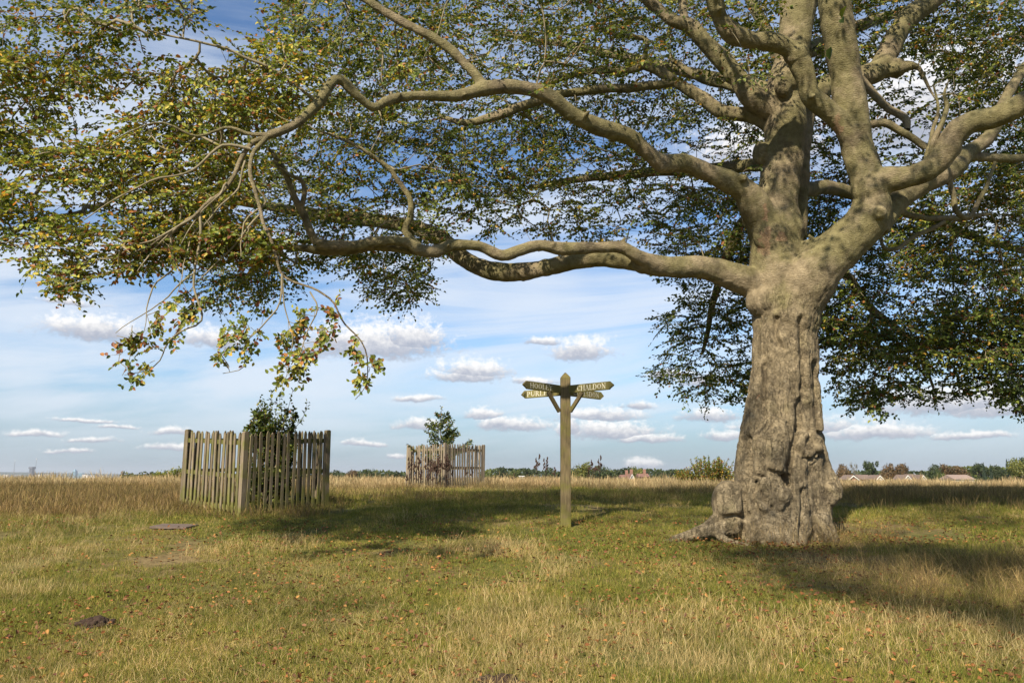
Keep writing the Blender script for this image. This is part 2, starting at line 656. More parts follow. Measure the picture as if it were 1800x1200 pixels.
def make_guard(loc, rz, side, height, mat, label, n=15):
    g = empty('picket_tree_guard', loc, rz, label, 'tree guard', 'square picket guards round young trees')
    rr = random.Random(int(loc[0] * 100))
    x0 = side
    ca, sa = math.cos(rz), math.sin(rz)

    def base(lx, ly):
        return gz(loc[0] + ca * lx - sa * ly, loc[1] + sa * lx + ca * ly) - loc[2]
    cor = [(0, 0), (x0, 0), (x0, x0), (0, x0)]
    pw = 0.095
    pm = MB()
    ph = height + 0.11
    s2 = pw / 2
    pm.prism([(-s2, 0), (s2, 0), (s2, ph - 0.02), (s2 * .5, ph), (-s2 * .5, ph), (-s2, ph - 0.02)], (0, pw, 0), (0, -s2, 0))
    post = pm.mesh('corner_post', mat)
    for cx, cy in cor:
        o = obj('corner_post', post, g)
        o.location = (cx, cy, base(cx, cy) - 0.1)
        o.rotation_euler = (rr.uniform(-.012, .012), rr.uniform(-.012, .012), 0)
    protos = [picket_mesh(height - 0.06, 0.060, 0.018, mat, k) for k in range(5)]
    for k in range(4):
        ax, ay = cor[k]
        bx, by = cor[(k + 1) % 4]
        dx, dy = (bx - ax) / side, (by - ay) / side
        ang = math.atan2(dy, dx)
        nxo, nyo = dy, -dx                     # outward normal
        ba, bb = base(ax, ay), base(bx, by)
        for zz, hh in ((0.13, 0.085), (0.70 * height / 1.5, 0.075), (height - 0.20, 0.08)):
            m = MB()
            L = side - pw - 0.006
            tilt = math.atan2(bb - ba, side)
            m.box((0, 0, 0), (L, 0.035, hh))
            o = m.build('rail', mat, g)
            o.location = ((ax + bx) / 2 + nxo * 0.012, (ay + by) / 2 + nyo * 0.012, (ba + bb) / 2 + zz)
            o.rotation_euler = (0, -tilt, ang)
        for i in range(n):
            f = (i + 0.75) / (n + 0.5)
            px, py = ax + dx * side * f, ay + dy * side * f
            o = obj('picket', protos[rr.randrange(5)], g)
            o.location = (px + nxo * 0.041, py + nyo * 0.041, ba + (bb - ba) * f + 0.05 + rr.uniform(-.03, .022))
            o.rotation_euler = (rr.uniform(-.008, .008), rr.uniform(-.028, .028), ang + rr.uniform(-.04, .04))
    return g


fx, fy = (434 - 900) / F * 14.6, 14.6
make_guard((fx, fy, gz(fx, fy)), R(53), 1.91, 1.5, FENCE_WOOD, 'near square guard of greenish weathered pickets, close to the camera on the left')
f2x, f2y = (783 - 900) / F * 28.0, 28.0
make_guard((f2x, f2y, gz(f2x, f2y)), R(48.8), 1.93, 1.56, FENCE_WOOD_GREY, 'farther and smaller pale grey picket guard, standing deep in tall dry grass')

# ------------------------------------------------------------------ fingerpost
PAINT = plain('white_letter_paint', (0.50, 0.48, 0.39), 0.7, 0.25, 60.0)
sx, sy_ = 0.875, 13.3
spz = gz(sx, sy_)
sign = empty('fingerpost', (sx, sy_, spz), 0, 'mossy wooden fingerpost with four lettered arms beside the big tree', 'signpost')
m = MB()
hw, top = 0.082, 1.6 + (836 - 657) / F * 13.45 - spz
sh = top - 0.085
v = [(-hw * 1.03, -hw, -.25), (hw * 1.03, -hw, -.25), (hw * 1.03, hw, -.25), (-hw * 1.03, hw, -.25), (-hw, -hw, sh), (hw, -hw, sh), (hw, hw, sh), (-hw, hw, sh)]
v += [(-.012, -.012, top), (.012, -.012, top), (.012, .012, top), (-.012, .012, top)]
m.add(v, [(3, 2, 1, 0), (0, 1, 5, 4), (1, 2, 6, 5), (2, 3, 7, 6), (3, 0, 4, 7), (4, 5, 9, 8), (5, 6, 10, 9), (6, 7, 11, 10), (7, 4, 8, 11), (8, 9, 10, 11)])
o = m.build('post', POST_WOOD, sign, bevel=0.006)
o.rotation_euler = (0, R(0.5), 0)
arm_z = 1.6 + (836 - 685.5) / F * 13.3 - spz

# roman capitals drawn as strokes: ('s', x0,y0,x1,y1,width) or ('a', cx,cy,rx,ry,a0,a1) with thick sides
def serif(x, y, w=0.26):
    return ('s', x - w / 2, y, x + w / 2, y, .055)


T, N_ = .15, .065
GLY = {
    'H': (.86, [('s', .17, 0, .17, 1, T), ('s', .69, 0, .69, 1, T), ('s', .17, .52, .69, .52, N_), serif(.17, .02), serif(.17, .98), serif(.69, .02), serif(.69, .98)]),
    'O': (.88, [('a', .44, .5, .36, .46, 0, 360)]),
    'L': (.70, [('s', .19, 0, .19, 1, T), serif(.19, .98), ('s', .05, .03, .64, .03, N_), ('s', .62, .0, .65, .28, N_)]),
    'E': (.72, [('s', .19, 0, .19, 1, T), ('s', .05, .97, .60, .97, N_), ('s', .19, .52, .50, .52, N_), ('s', .05, .03, .64, .03, N_), ('s', .60, .80, .60, .99, N_), ('s', .63, .0, .66, .24, N_), ('s', .50, .42, .50, .62, N_)]),
    'Y': (.82, [('s', .12, 1, .42, .48, T), ('s', .72, 1, .42, .48, N_), ('s', .42, 0, .42, .5, T), serif(.42, .02), serif(.12, .98), serif(.72, .98, .22)]),
    'C': (.82, [('a', .46, .5, .36, .46, 50, 310), ('s', .70, .74, .70, .98, N_), ('s', .70, .05, .70, .2, N_)]),
    'A': (.84, [('s', .14, 0, .42, 1, N_), ('s', .42, 1, .72, 0, T), ('s', .24, .34, .60, .34, N_), serif(.14, .02, .22), serif(.72, .02)]),
    'D': (.88, [('s', .19, 0, .19, 1, T), ('s', .05, .97, .45, .97, N_), ('s', .05, .03, .45, .03, N_), ('a', .42, .5, .38, .47, -90, 90)]),
    'N': (.90, [('s', .17, 0, .17, 1, N_), ('s', .15, 1, .73, 0, T), ('s', .73, 0, .73, 1, N_), serif(.17, .02), serif(.12, .98, .2), serif(.73, .98)]),
    'P': (.70, [('s', .19, 0, .19, 1, T), serif(.19, .02), ('s', .05, .97, .40, .97, N_), ('s', .19, .47, .40, .47, N_), ('a', .38, .72, .24, .26, -90, 90)]),
    'U': (.86, [('s', .17, .3, .17, 1, T), ('s', .70, .3, .70, 1, N_), ('a', .435, .32, .265, .31, 180, 360), serif(.17, .98), serif(.70, .98, .2)]),
    'R': (.80, [('s', .19, 0, .19, 1, T), serif(.19, .02), ('s', .05, .97, .40, .97, N_), ('s', .19, .50, .40, .50, N_), ('a', .38, .74, .23, .24, -90, 90), ('s', .38, .50, .72, .02, T), serif(.74, .02, .16)]),
    'S': (.64, [('a', .32, .74, .22, .23, 30, 250), ('a', .32, .26, .23, .24, -150, 90), ('s', .34, .505, .22, .56, T)]),
}


def lettering(word, h, u_dir, out_dir, origin, length):
    """painted roman capitals; each stroke lies a hair above the last"""
    m = MB()
    u, o_, up = Vector(u_dir), Vector(out_dir), Vector((0, 0, 1))
    tot = sum(GLY[ch][0] for ch in word)
    sc = length / (tot * h)
    x = 0.0
    lift = 0.0

    def quad(p):
        nonlocal lift
        lift += 0.00006
        m.add([Vector(origin) + u * (a * h * sc) + up * (b_ * h) + o_ * (0.0015 + lift) for a, b_ in p], [(0, 1, 2, 3)])
    for ch in word:
        adv, strokes = GLY[ch]
        for s in strokes:
            if s[0] == 's':
                _, x0, y0, x1, y1, wd = s
                dx, dy = x1 - x0, y1 - y0
                L = math.hypot(dx, dy)
                nx_, ny_ = -dy / L * wd / 2, dx / L * wd / 2
                quad([(x + x0 + nx_, y0 + ny_), (x + x0 - nx_, y0 - ny_), (x + x1 - nx_, y1 - ny_), (x + x1 + nx_, y1 + ny_)])
            else:
                _, cx, cy, rx, ry, a0, a1 = s
                k = max(6, int(abs(a1 - a0) / 18))
                for i in range(k):
                    p = []
                    for a, io in ((a0 + (a1 - a0) * i / k, 0), (a0 + (a1 - a0) * i / k, 1), (a0 + (a1 - a0) * (i + 1) / k, 1), (a0 + (a1 - a0) * (i + 1) / k, 0)):
                        ca, sa = math.cos(R(a)), math.sin(R(a))
                        wd = 0.06 + 0.10 * abs(ca)
                        p.append((x + cx + ca * (rx - (wd if io else 0)), cy + sa * (ry - (0.06 if io else 0))))
                    quad(p)
        x += adv
    return m


def make_arm(word, ang, length, dz, droop, start_gap, seed):
    """arm pointing along ang from the post; lettering on the face that looks to -y"""
    d = Vector((math.cos(ang), math.sin(ang), 0))
    face = Vector((d.y, -d.x, 0))
    if face.y > 0:
        face = -face
    hh, th = 0.066, 0.042
    a0 = 0.0855 / max(abs(d.x), abs(d.y)) + 0.002 - 0.03
    m = MB()
    pts = [(a0, -hh), (length - .075, -hh), (length - .07, -hh + .012), (length, -hh * .1), (length, hh * .1), (length - .055, hh - .012), (length - .065, hh), (a0, hh)]
    up = Vector((0, 0, 1)) + d * 0
    m.prism(pts, face * -th, face * (th / 2), d + Vector((0, 0, droop)), up)
    o = m.build('arm', ARM_WOOD, sign, bevel=0.004)
    o.location = (0, 0, arm_z + dz)
    h = 0.088
    reads = d if d.dot(Vector((1, 0, 0))) > 0 else -d
    avail = length - 0.13 - start_gap
    og = (d * start_gap if reads is d else d * (start_gap + avail)) + face * (th / 2)
    mt = lettering(word, h, reads + Vector((0, 0, droop if reads is d else -droop)), face, og + Vector((0, 0, -h / 2 + droop * (start_gap if reads is d else start_gap + avail))), avail)
    mt.build('lettering', PAINT, o)
    # brace under the arm
    p0 = d * 0.36 + Vector((0, 0, arm_z + dz - hh + 0.36 * droop - 0.004))
    p1 = d * (0.10 / max(abs(d.x), abs(d.y)) * 0.9) + Vector((0, 0, arm_z - 0.37))
    ax = (p0 - p1)
    L = ax.length
    q = ax.to_track_quat('Z', 'Y').to_matrix()
    mb = MB()
    side = face * 0.024
    n2 = ax.normalized().cross(face) * 0.03
    vs = [p1 - side - n2, p1 + side - n2, p1 + side + n2, p1 - side + n2, p0 - side - n2, p0 + side - n2, p0 + side + n2, p0 - side + n2]
    mb.add(vs, [(3, 2, 1, 0), (4, 5, 6, 7), (0, 1, 5, 4), (1, 2, 6, 5), (2, 3, 7, 6), (3, 0, 4, 7)])
    if d.y < 0:
        mb.build('brace', POST_WOOD, sign, bevel=0.003)


make_arm('HOOLEY', R(180 + 39), 0.90, 0.0, 0.03, 0.285, 1)
make_arm('CHALDON', R(-38), 0.96, 0.0, 0.015, 0.265, 2)
make_arm('PURLEY', R(180 - 40), 0.92, -0.026, 0.0, 0.235, 3)
make_arm('COULSDON', R(40), 0.94, -0.028, -0.02, 0.19, 4)

# ------------------------------------------------------------------ small things on the grass
SOIL = plain('dark_mole_soil', (0.042, 0.026, 0.018), 0.95, 0.5, 30, 1.0, 60)


def molehill(px, py, d, rx, h, label, seed):
    x = (px - 900) / F * d
    z = gz(x, d)
    rr = np.random.default_rng(seed)
    m = MB()
    m.ball((0, 0, 0), (rx, rx * 0.62, h), seg=40)
    for _ in range(55):
        a, q = rr.uniform(0, 6.28), rr.uniform(0, 1) ** 0.6
        s = rr.uniform(.012, .032)
        m.ball((rx * q * math.cos(a) * 1.02, rx * .62 * q * math.sin(a), h * math.sqrt(max(0, 1 - q * q)) * .9), (s * 1.4, s, s * .8), seg=8)
    me = m.mesh('molehill', SOIL, True)
    co = np.array([q.co[:] for q in me.vertices])
    nrm = co / (np.linalg.norm(co, axis=1)[:, None] + 1e-6)
    co += nrm * ((fbm(co * 22 + seed, 3) - .5) * 0.07)[:, None]
    me.vertices.foreach_set('co', co.astype(np.float32).ravel())
    o = obj('molehill', me)
    o.location = (x, d, z + 0.0)
    tag(o, label, 'molehill', 'molehills in the grass')


molehill(200, 1079, 7.6, 0.17, 0.065, 'small dark molehill of fresh earth on the left foreground grass', 1)
molehill(880, 1192, 6.05, 0.17, 0.06, 'dark molehill cut by the bottom edge below the fingerpost', 2)

bx, by = (321 - 900) / F * 13.2, 13.2
brd = empty('wooden_board', (bx, by, gz(bx, by) + 0.026), R(-4), 'weathered grey plank board lying flat in grass before the near guard', 'board')
for i in range(3):
    m = MB()
    m.box((0, (i - 1) * 0.15, 0), (0.60, 0.142, 0.035))
    o = m.build('plank', BOARD_WOOD, brd, bevel=0.004)
    o.rotation_euler = (0.05, R(1.0), 0)

# ------------------------------------------------------------------ leaves helpers
LEAFQ = np.array([[0, 1, 2, 3], [0, 3, 4, 5]])


def leaves_vq(base, dirv, nrm, length, width, fold=0.25):
    """six-vertex folded leaves; arrays of n"""
    n = len(base)
    side = np.cross(nrm, dirv)
    side /= np.linalg.norm(side, axis=1)[:, None] + 1e-9
    nn = np.cross(dirv, side)
    L, W = length[:, None], width[:, None]
    tip = base + dirv * L - nn * L * 0.10
    r1 = base + dirv * L * .30 + side * W * .5 + nn * W * fold
    r2 = base + dirv * L * .70 + side * W * .42 + nn * W * (fold - .08)
    l2 = base + dirv * L * .70 - side * W * .42 + nn * W * (fold - .08)
    l1 = base + dirv * L * .30 - side * W * .5 + nn * W * fold
    V = np.stack([base, r1, r2, tip, l2, l1], 1).reshape(-1, 3)
    Q = (np.arange(n)[:, None, None] * 6 + LEAFQ[None]).reshape(-1, 4)
    return V, Q


PALETTE = np.array([(0.048, 0.074, 0.017), (0.088, 0.126, 0.024), (0.15, 0.185, 0.033), (0.25, 0.26, 0.045), (0.37, 0.31, 0.05), (0.48, 0.30, 0.05), (0.36, 0.15, 0.04), (0.19, 0.075, 0.04)])
P_GREEN = np.array([.34, .36, .20, .05, .01, .01, .01, .02])
P_MID = np.array([.16, .28, .27, .14, .05, .03, .03, .04])
P_AUT = np.array([.06, .16, .30, .25, .10, .04, .05, .045])
P_DROOP = np.array([.05, .16, .26, .20, .07, .04, .09, .13])


def unit(a):
    return a / (np.linalg.norm(a, axis=-1, keepdims=True) + 1e-9)


def shrub(name, loc, label, cat, stems, leaf_n, leaf_len, palette_p, stem_mat, group=None, seed=1, gain=1.0):
    """stems: list of (path points, base radius, leaf weight)"""
    rr = np.random.default_rng(seed)
    root = empty(name, loc, 0, label, cat, group)
    sb = NB()
    pts, dirs = [], []
    wsum = sum(s[2] for s in stems)
    for path, r0, wgt in stems:
        sp = smooth_path(path, 0.08)
        n = len(sp)
        V, Q = tube_vf(sp, np.linspace(r0, r0 * .25, n), 5)
        sb.add(V, Q)
        k = int(leaf_n * wgt / wsum)
        if k:
            i = np.minimum((n - 1) * (0.12 + 0.88 * rr.random(k) ** 0.8), n - 1.001)
            a = i.astype(int)
            p = sp[a] + (sp[np.minimum(a + 1, n - 1)] - sp[a]) * (i - a)[:, None]
            pts.append(p)
            dirs.append(np.repeat((sp[-1] - sp[0])[None], k, 0))
    obj('stem', sb.mesh('stem', stem_mat, True), root)
    p = np.vstack(pts)
    d = unit(unit(np.vstack(dirs)) * 0.6 + rr.normal(0, .8, (len(p), 3)))
    nm = unit(np.array([[0, -.3, 1.0]]) + rr.normal(0, .6, (len(p), 3)))
    L = leaf_len * rr.uniform(.7, 1.25, len(p))
    p = p + d * (leaf_len * 0.6 * rr.random((len(p), 1)))
    V, Q = leaves_vq(p, d, nm, L, L * .62)
    ci = rr.choice(len(PALETTE), len(p), p=palette_p / palette_p.sum())
    tint = PALETTE[ci] * rr.uniform(.75, 1.3, (len(p), 1)) * gain
    obj('foliage', mesh_np('foliage', V, Q, LEAF, False, np.repeat(tint, 6, 0)), root)
    return root


TWIG = plain('dark_twig_bark', (0.10, 0.08, 0.06), 0.9, 0.3, 20)


def fork_stems(rr, n, height, spread, top_bias=1.0, sub=4, r0=0.012, cone=False):
    out = []
    for i in range(n):
        a = 6.283 * i / n + rr.uniform(-.4, .4)
        h = height * rr.uniform(.62, 1.0)
        s = spread * rr.uniform(.3, 1.0)
        p = np.array([[rr.uniform(-.05, .05), rr.uniform(-.05, .05), 0], [s * .35 * math.cos(a), s * .35 * math.sin(a), h * .4],
                      [s * .75 * math.cos(a + .15), s * .75 * math.sin(a + .15), h * .75], [s * math.cos(a + .2), s * math.sin(a + .2), h]])
        out.append((p, r0, 1.0))
        for j in range(sub):
            f = rr.uniform(.15, .92)
            b = smooth_path(p, .1)
            q = b[int(f * (len(b) - 1))]
            aa = a + rr.uniform(-1.6, 1.6)
            L = (1.15 - f) * spread * rr.uniform(.5, 1.0) * (1.0 if not cone else 1.3)
            e = q + np.array([L * math.cos(aa), L * math.sin(aa), L * rr.uniform(.2, .8)])
            out.append((np.array([q, (q + e) / 2 + np.array([0, 0, -.03]), e]), r0 * .5, .8))
    return out


rr = random.Random(4)
s1x, s1y = (478 - 900) / F * 15.9, 15.9
st = fork_stems(rr, 13, 2.05, 0.55, sub=8)
st += [(np.array([[0, 0, 0], [-.05, 0, 1.0], [-.02, 0, 1.8], [-.03, 0, 2.28]]), .02, 1.0), (np.array([[0, 0, 0], [.1, 0, 1.0], [.28, .05, 1.8], [.40, 0, 2.30]]), .014, 1.0),
       (np.array([[0, 0, .6], [.3, 0, 1.3], [.62, 0, 1.75], [.70, 0, 2.08]]), .012, .8), (np.array([[0, 0, .9], [-.15, 0, 1.5], [-.25, 0, 2.18]]), .012, .9),
       (np.array([[.1, 0, 1.2], [.2, 0, 1.7], [.13, 0, 2.2]]), .01, .9)]
for i in range(34):
    a = rr.uniform(-.62, .45)
    st.append((np.array([[a * .3, rr.uniform(-.2, .2), .9], [a * .7, rr.uniform(-.3, .3), 1.4], [a, rr.uniform(-.35, .35), rr.uniform(1.62, 2.12) - .25 * abs(a + .05)]]), .008, .8))
shrub('sapling', (s1x, s1y, gz(s1x, s1y)), 'bushy dark green sapling growing inside the near greenish guard', 'young tree', st, 6500, .066, P_GREEN, TWIG, 'young trees inside picket guards', 3, .8)
rr = random.Random(9)
s2x, s2y = (775 - 900) / F * 29.3, 29.3
st = [(np.array([[0, 0, 0], [.03, 0, 1.2], [0, 0, 2.2], [.02, 0, 2.95]]), .03, 1.0)]
for i in range(52):
    h = rr.uniform(.5, 2.6)
    a = rr.uniform(0, 6.28)
    L = (2.95 - h) * .5 * rr.uniform(.6, 1.1) + .1
    st.append((np.array([[0, 0, h], [L * .5 * math.cos(a), L * .5 * math.sin(a), h + L * .25], [L * math.cos(a), L * math.sin(a), h + L * .62]]), .009, .2 + L))
shrub('sapling', (s2x, s2y, gz(s2x, s2y)), 'pointed sapling rising out of the farther pale grey guard', 'young tree', st, 3600, .075, P_GREEN, TWIG, 'young trees inside picket guards', 5, .85)

# autumn bush left of the big trunk
rr = random.Random(21)
bbx, bby = (1240 - 900) / F * 34, 34.0
st = []
for i in range(150):
    x = rr.uniform(-1.4, 1.3)
    y = rr.uniform(-.7, .7)
    h = 1.38 * (1 - .38 * (x / 1.4) ** 2) * rr.uniform(.55, 1.0) * (0.8 if x < -.7 else 1)
    st.append((np.array([[x * .5, y * .5, 0], [x * .8, y * .8, h * .5], [x + rr.uniform(-.08, .08), y, h]]), .007, 1.0))
shrub('autumn_bush', (bbx, bby, gz(bbx, bby)), 'rounded olive and russet bush with upright twigs left of the big trunk', 'bush', st, 12000, .06, np.array([.10, .2, .24, .14, .08, .04, .12, .08]), TWIG, None, 6, 1.0)
# green bush just left of the near guard
rr = random.Random(22)
gx_, gy_ = (304 - 900) / F * 62, 62.0
st = []
for i in range(70):
    x = rr.uniform(-1.2, 1.2)
    y = rr.uniform(-.6, .6)
    h = (1.35 + .25 * x) * rr.uniform(.7, 1.0)
    st.append((np.array([[x * .6, y * .6, 0], [x * .85, y * .8, h * .5], [x + rr.uniform(-.1, .1), y, h]]), .012, 1.0))
shrub('green_bush', (gx_, gy_, gz(gx_, gy_)), 'bright green bush on the crest just left of the near guard', 'bush', st, 3600, .10, np.array([0, .15, .4, .35, .1, 0, 0, 0]), TWIG, None, 8, 1.0)

# dead dock and thistle stalks on the crest
SEED = plain('dead_seed_brown', (0.05, 0.03, 0.022), 0.95, 0.4, 30)


def stalk_meshes(seed, h):
    rr = random.Random(seed)
    a = MB()
    path = np.array([[0, 0, -.05], [rr.uniform(-.03, .03), 0, h * .5], [rr.uniform(-.08, .08), 0, h]])
    a.tube(smooth_path(path, .1), .008, 5)
    hd = MB()
    for i in range(4):
        z = h * rr.uniform(.45, .85)
        e = (rr.uniform(-.17, .17), rr.uniform(-.1, .1), z + rr.uniform(.1, .28))
        a.tube(np.array([[0, 0, z], [e[0] * .6, e[1] * .6, z + .06], e]), .005, 4)
        for _ in range(9):
            f = rr.uniform(.45, 1.05)
            s = rr.uniform(.012, .03)
            hd.ball((e[0] * f + rr.uniform(-.02, .02), e[1] * f, z + (e[2] - z) * f + rr.uniform(-.02, .02)), (s, s, s * 1.5), seg=6)
    for _ in range(16):
        s = rr.uniform(.012, .028)
        hd.ball((path[2][0] * .8 + rr.uniform(-.03, .03), rr.uniform(-.03, .03), h * rr.uniform(.6, 1.02)), (s, s, s * 1.6), seg=6)
    return a.mesh('stem', SEED), hd.mesh('seed_head', SEED)


SM = [stalk_meshes(k, 1.0) for k in range(4)]


def stalk(px, top, d, label, k, group):
    x = (px - 900) / F * d
    z = gz(x, d)
    h = EYE + (837 - top) / F * d - z
    r = empty('weed_stalk', (x, d, z), random.uniform(0, 6), label, 'dead weed', group)
    for me, nm in zip(SM[k % 4], ('stem', 'seed_head')):
        o = obj(nm, me, r)
        o.scale = (max(.6, h) * .9, max(.6, h) * .9, h)
    return r


GD = 'dead weed stalks on the crest by the fingerpost'
stalk(944, 804, 30.5, 'tallest dark dead weed stalk just left of the fingerpost', 0, GD)
stalk(958, 808, 31.5, 'dark dead weed stalk second nearest the fingerpost on its left', 1, GD)
stalk(902, 831, 30, 'short dark weed stalk midway between far guard and fingerpost', 2, GD)
stalk(974, 822, 31, 'short dead weed stalk touching the left edge of the fingerpost', 3, GD)
stalk(1041, 808, 30.5, 'forked dark weed stalk to the right of the fingerpost', 2, GD)
stalk(1052, 806, 31, 'tall dark weed stalk farthest right of the fingerpost', 0, GD)
stalk(1033, 826, 30, 'low dead weed stalk right of the fingerpost near its foot', 1, GD)
GB = 'dead brown weeds growing against the far guard'
for i in range(26):
    px = random.choice([random.uniform(712, 790), random.uniform(760, 860)])
    dd = 27.2 + abs(px - 783) * .018 - random.uniform(.1, .35)
    stalk(px, random.uniform(797, 838), dd, 'dead brown weed growing up against the pickets of the farther guard', i, GB)

# ------------------------------------------------------------------ far things over the crest
def crown_mesh(name, seed, shape, nf, pal, face):
    """crown made of leaf clumps spread through lobes; unit width and height"""
    rr = np.random.default_rng(seed)
    P_ = []
    N = []
    if shape == 'round':
        lobes = [((0, 0, .55), .40)] + [((rr.uniform(-.30, .30), rr.uniform(-.3, .3), rr.uniform(.32, .80)), rr.uniform(.14, .27)) for _ in range(13)]
    elif shape == 'open':
        lobes = [((rr.uniform(-.36, .36), rr.uniform(-.3, .3), rr.uniform(.35, .88)), rr.uniform(.10, .17)) for _ in range(16)]
    elif shape == 'cone':
        lobes = [((0, 0, z), .44 * (1.02 - z) ** .8) for z in np.linspace(.12, .97, 14)]
    else:
        lobes = [((x, rr.uniform(-.2, .2), rr.uniform(.3, .62)), rr.uniform(.2, .34)) for x in np.linspace(-.45, .45, 9)]
    wts = np.array([l[1] ** 2 for l in lobes])
    k = rr.choice(len(lobes), nf, p=wts / wts.sum())
    c = np.array([l[0] for l in lobes])[k]
    r = np.array([l[1] for l in lobes])[k]
    d = unit(rr.normal(0, 1, (nf, 3)))
    p = c + d * (r * rr.uniform(.55, 1.06, nf))[:, None] * np.array([1, 1, .85])
    nm = unit(d + rr.normal(0, .55, (nf, 3)))
    a = unit(np.cross(nm, rr.normal(0, 1, (nf, 3))))
    b_ = np.cross(nm, a)
    s = face * rr.uniform(.6, 1.3, nf)[:, None]
    V = np.stack([p - a * s, p - b_ * s * .7, p + a * s, p + b_ * s * .7], 1).reshape(-1, 3)
    pal = np.array(pal)
    lobe_t = rr.uniform(.8, 1.2, len(lobes))[k]
    tint = pal[rr.integers(0, len(pal), nf)] * (rr.uniform(.7, 1.3, nf) * lobe_t)[:, None]
    return mesh_np(name, V, np.arange(nf * 4).reshape(-1, 4), LEAF, False, np.repeat(tint, 4, 0))


TRUNK_FAR = plain('far_trunk_bark', (0.12, 0.10, 0.08), 0.9)


def far_trunk_mesh(seed):
    rr = random.Random(seed)
    m = MB()
    m.tube(np.array([[0, 0, -.08], [0.01, 0, .2], [0, 0, .45]]), [.035, .026, .018], 7)
    for i in range(7):
        a = i * .9 + rr.uniform(0, .5)
        m.tube(np.array([[0, 0, .18 + .04 * i], [.12 * math.cos(a), .12 * math.sin(a), .36 + .04 * i], [.28 * math.cos(a), .28 * math.sin(a), .52 + .04 * i]]), [.014, .010, .004], 5)
    return m.mesh('trunk', TRUNK_FAR, True)


G1 = [(.045, .065, .022), (.06, .08, .025), (.035, .05, .02)]
G2 = [(.09, .11, .03), (.11, .13, .03), (.07, .09, .025)]
YG = [(.15, .16, .035), (.19, .18, .04), (.11, .13, .03)]
BR = [(.13, .085, .04), (.17, .10, .04), (.09, .07, .035)]
DK = [(.025, .042, .024), (.035, .055, .028)]
PALE = [(.16, .15, .12), (.20, .18, .14)]
CR = {}
for kind, pal in (('green', G1), ('mid', G2), ('yellowgreen', YG), ('brown', BR)):
    CR[kind] = [crown_mesh('crown', hash(kind[0]) % 7 + 31 + s, 'round', 2600, pal, .034) for s in range(2)]
CR['open'] = [crown_mesh('crown', 71, 'open', 2000, G1, .032), crown_mesh('crown', 72, 'open', 2000, G1, .032)]
CR['pale'] = [crown_mesh('crown', 73, 'open', 900, PALE, .024)]
CR['conifer'] = [crown_mesh('crown', 74, 'cone', 2400, DK, .04)]
FT = [far_trunk_mesh(k) for k in range(3)]


def far_tree(px, top, wpx, d, kind, label, k=0):
    x = (px - 900) / F * d
    z = gz(x, d)
    h = EYE + (837 - top) / F * d - z
    wd = wpx / F * d
    r = empty('conifer_tree' if kind == 'conifer' else 'distant_tree', (x, d, z), random.uniform(0, 6.28), label, 'tree', 'distant trees beyond the crest')
    cm = CR[kind][k % len(CR[kind])]
    o = obj('crown', cm, r)
    o.scale = (wd * 1.08, wd * 1.08, h * 1.03)
    o = obj('trunk', FT[k % 3], r)
    o.scale = (wd, wd, h)


FAR_TREES = [
    (595, 823, 34, 330, 'green', 'dark round distant tree just right of the near guard'),
    (620, 824, 26, 340, 'brown', 'brownish distant tree, second from the near guard toward the far guard'),
    (658, 821, 48, 320, 'green', 'widest green distant tree midway between the two guards'),
    (690, 827, 34, 350, 'open', 'low distant tree close to the left side of the far guard'),
    (862, 827, 34, 330, 'mid', 'light green distant tree just right of the far guard'),
    (884, 818, 26, 345, 'green', 'taller dark distant tree right of the far guard'),
    (905, 825, 34, 360, 'mid', 'green distant tree behind the short weed stalk'),
    (930, 821, 28, 370, 'open', 'thin topped distant tree behind the tallest weed stalk'),
    (966, 818, 30, 350, 'green', 'dark distant tree immediately left of the fingerpost'),
    (1018, 811, 36, 300, 'yellowgreen', 'bright green rounded distant tree immediately right of the fingerpost'),
    (1058, 814, 42, 320, 'green', 'dark distant tree behind the tall weed stalk right of the fingerpost'),
    (1092, 819, 44, 340, 'green', 'broad distant tree above the red roofed houses'),
    (1120, 820, 26, 310, 'yellowgreen', 'small yellow green distant tree right of the red roofed houses'),
    (1103, 827, 18, 300, 'yellowgreen', 'smallest bright distant tree touching the red roofs'),
    (1158, 821, 30, 350, 'green', 'dark distant tree left of the autumn bush'),
    (1180, 823, 24, 360, 'open', 'distant tree touching the autumn bush on its left'),
    (1476, 811, 24, 300, 'brown', 'brown distant tree against the right edge of the big trunk'),
    (1496, 811, 18, 310, 'pale', 'pale half bare distant tree second from the big trunk'),
    (1509, 825, 12, 300, 'green', 'tiny dark distant tree beside the brick gable house'),
    (1524, 808, 27, 300, 'open', 'open crowned dark distant tree above the grey roofed house'),
    (1552, 810, 26, 310, 'brown', 'brown distant tree left of the white gabled houses'),
    (1576, 812, 30, 310, 'brown', 'russet distant tree directly above the white gabled houses'),
    (1634, 812, 30, 290, 'green', 'green distant tree left of the pink roofed building'),
    (1650, 813, 26, 305, 'brown', 'brown distant tree partly behind a green one'),
    (1646, 829, 18, 270, 'mid', 'short green distant tree low in front of a brown one'),
    (1676, 816, 32, 300, 'brown', 'orange brown distant tree above the pink roofed building'),
    (1711, 811, 30, 300, 'open', 'grey green open distant tree right of the pink roofed building'),
    (1745, 815, 24, 290, 'green', 'dark distant tree between two dark conifers'),
    (1784, 805, 40, 270, 'yellowgreen', 'large yellow green distant tree near the right edge'),
    (1802, 799, 34, 300, 'green', 'tallest distant tree cut by the right edge'),
]
for k, a in enumerate(FAR_TREES):
    far_tree(*a, k)
for k, (px, top, wpx, d, lab) in enumerate([(1719, 814, 11, 280, 'dark conifer leftmost of the right hand conifers'), (1731, 817, 11, 285, 'dark conifer second from the left among the right hand conifers'), (1760, 808, 14, 280, 'tallest pointed dark conifer near the right edge')]):
    far_tree(px, top, wpx, d, 'conifer', lab, k)

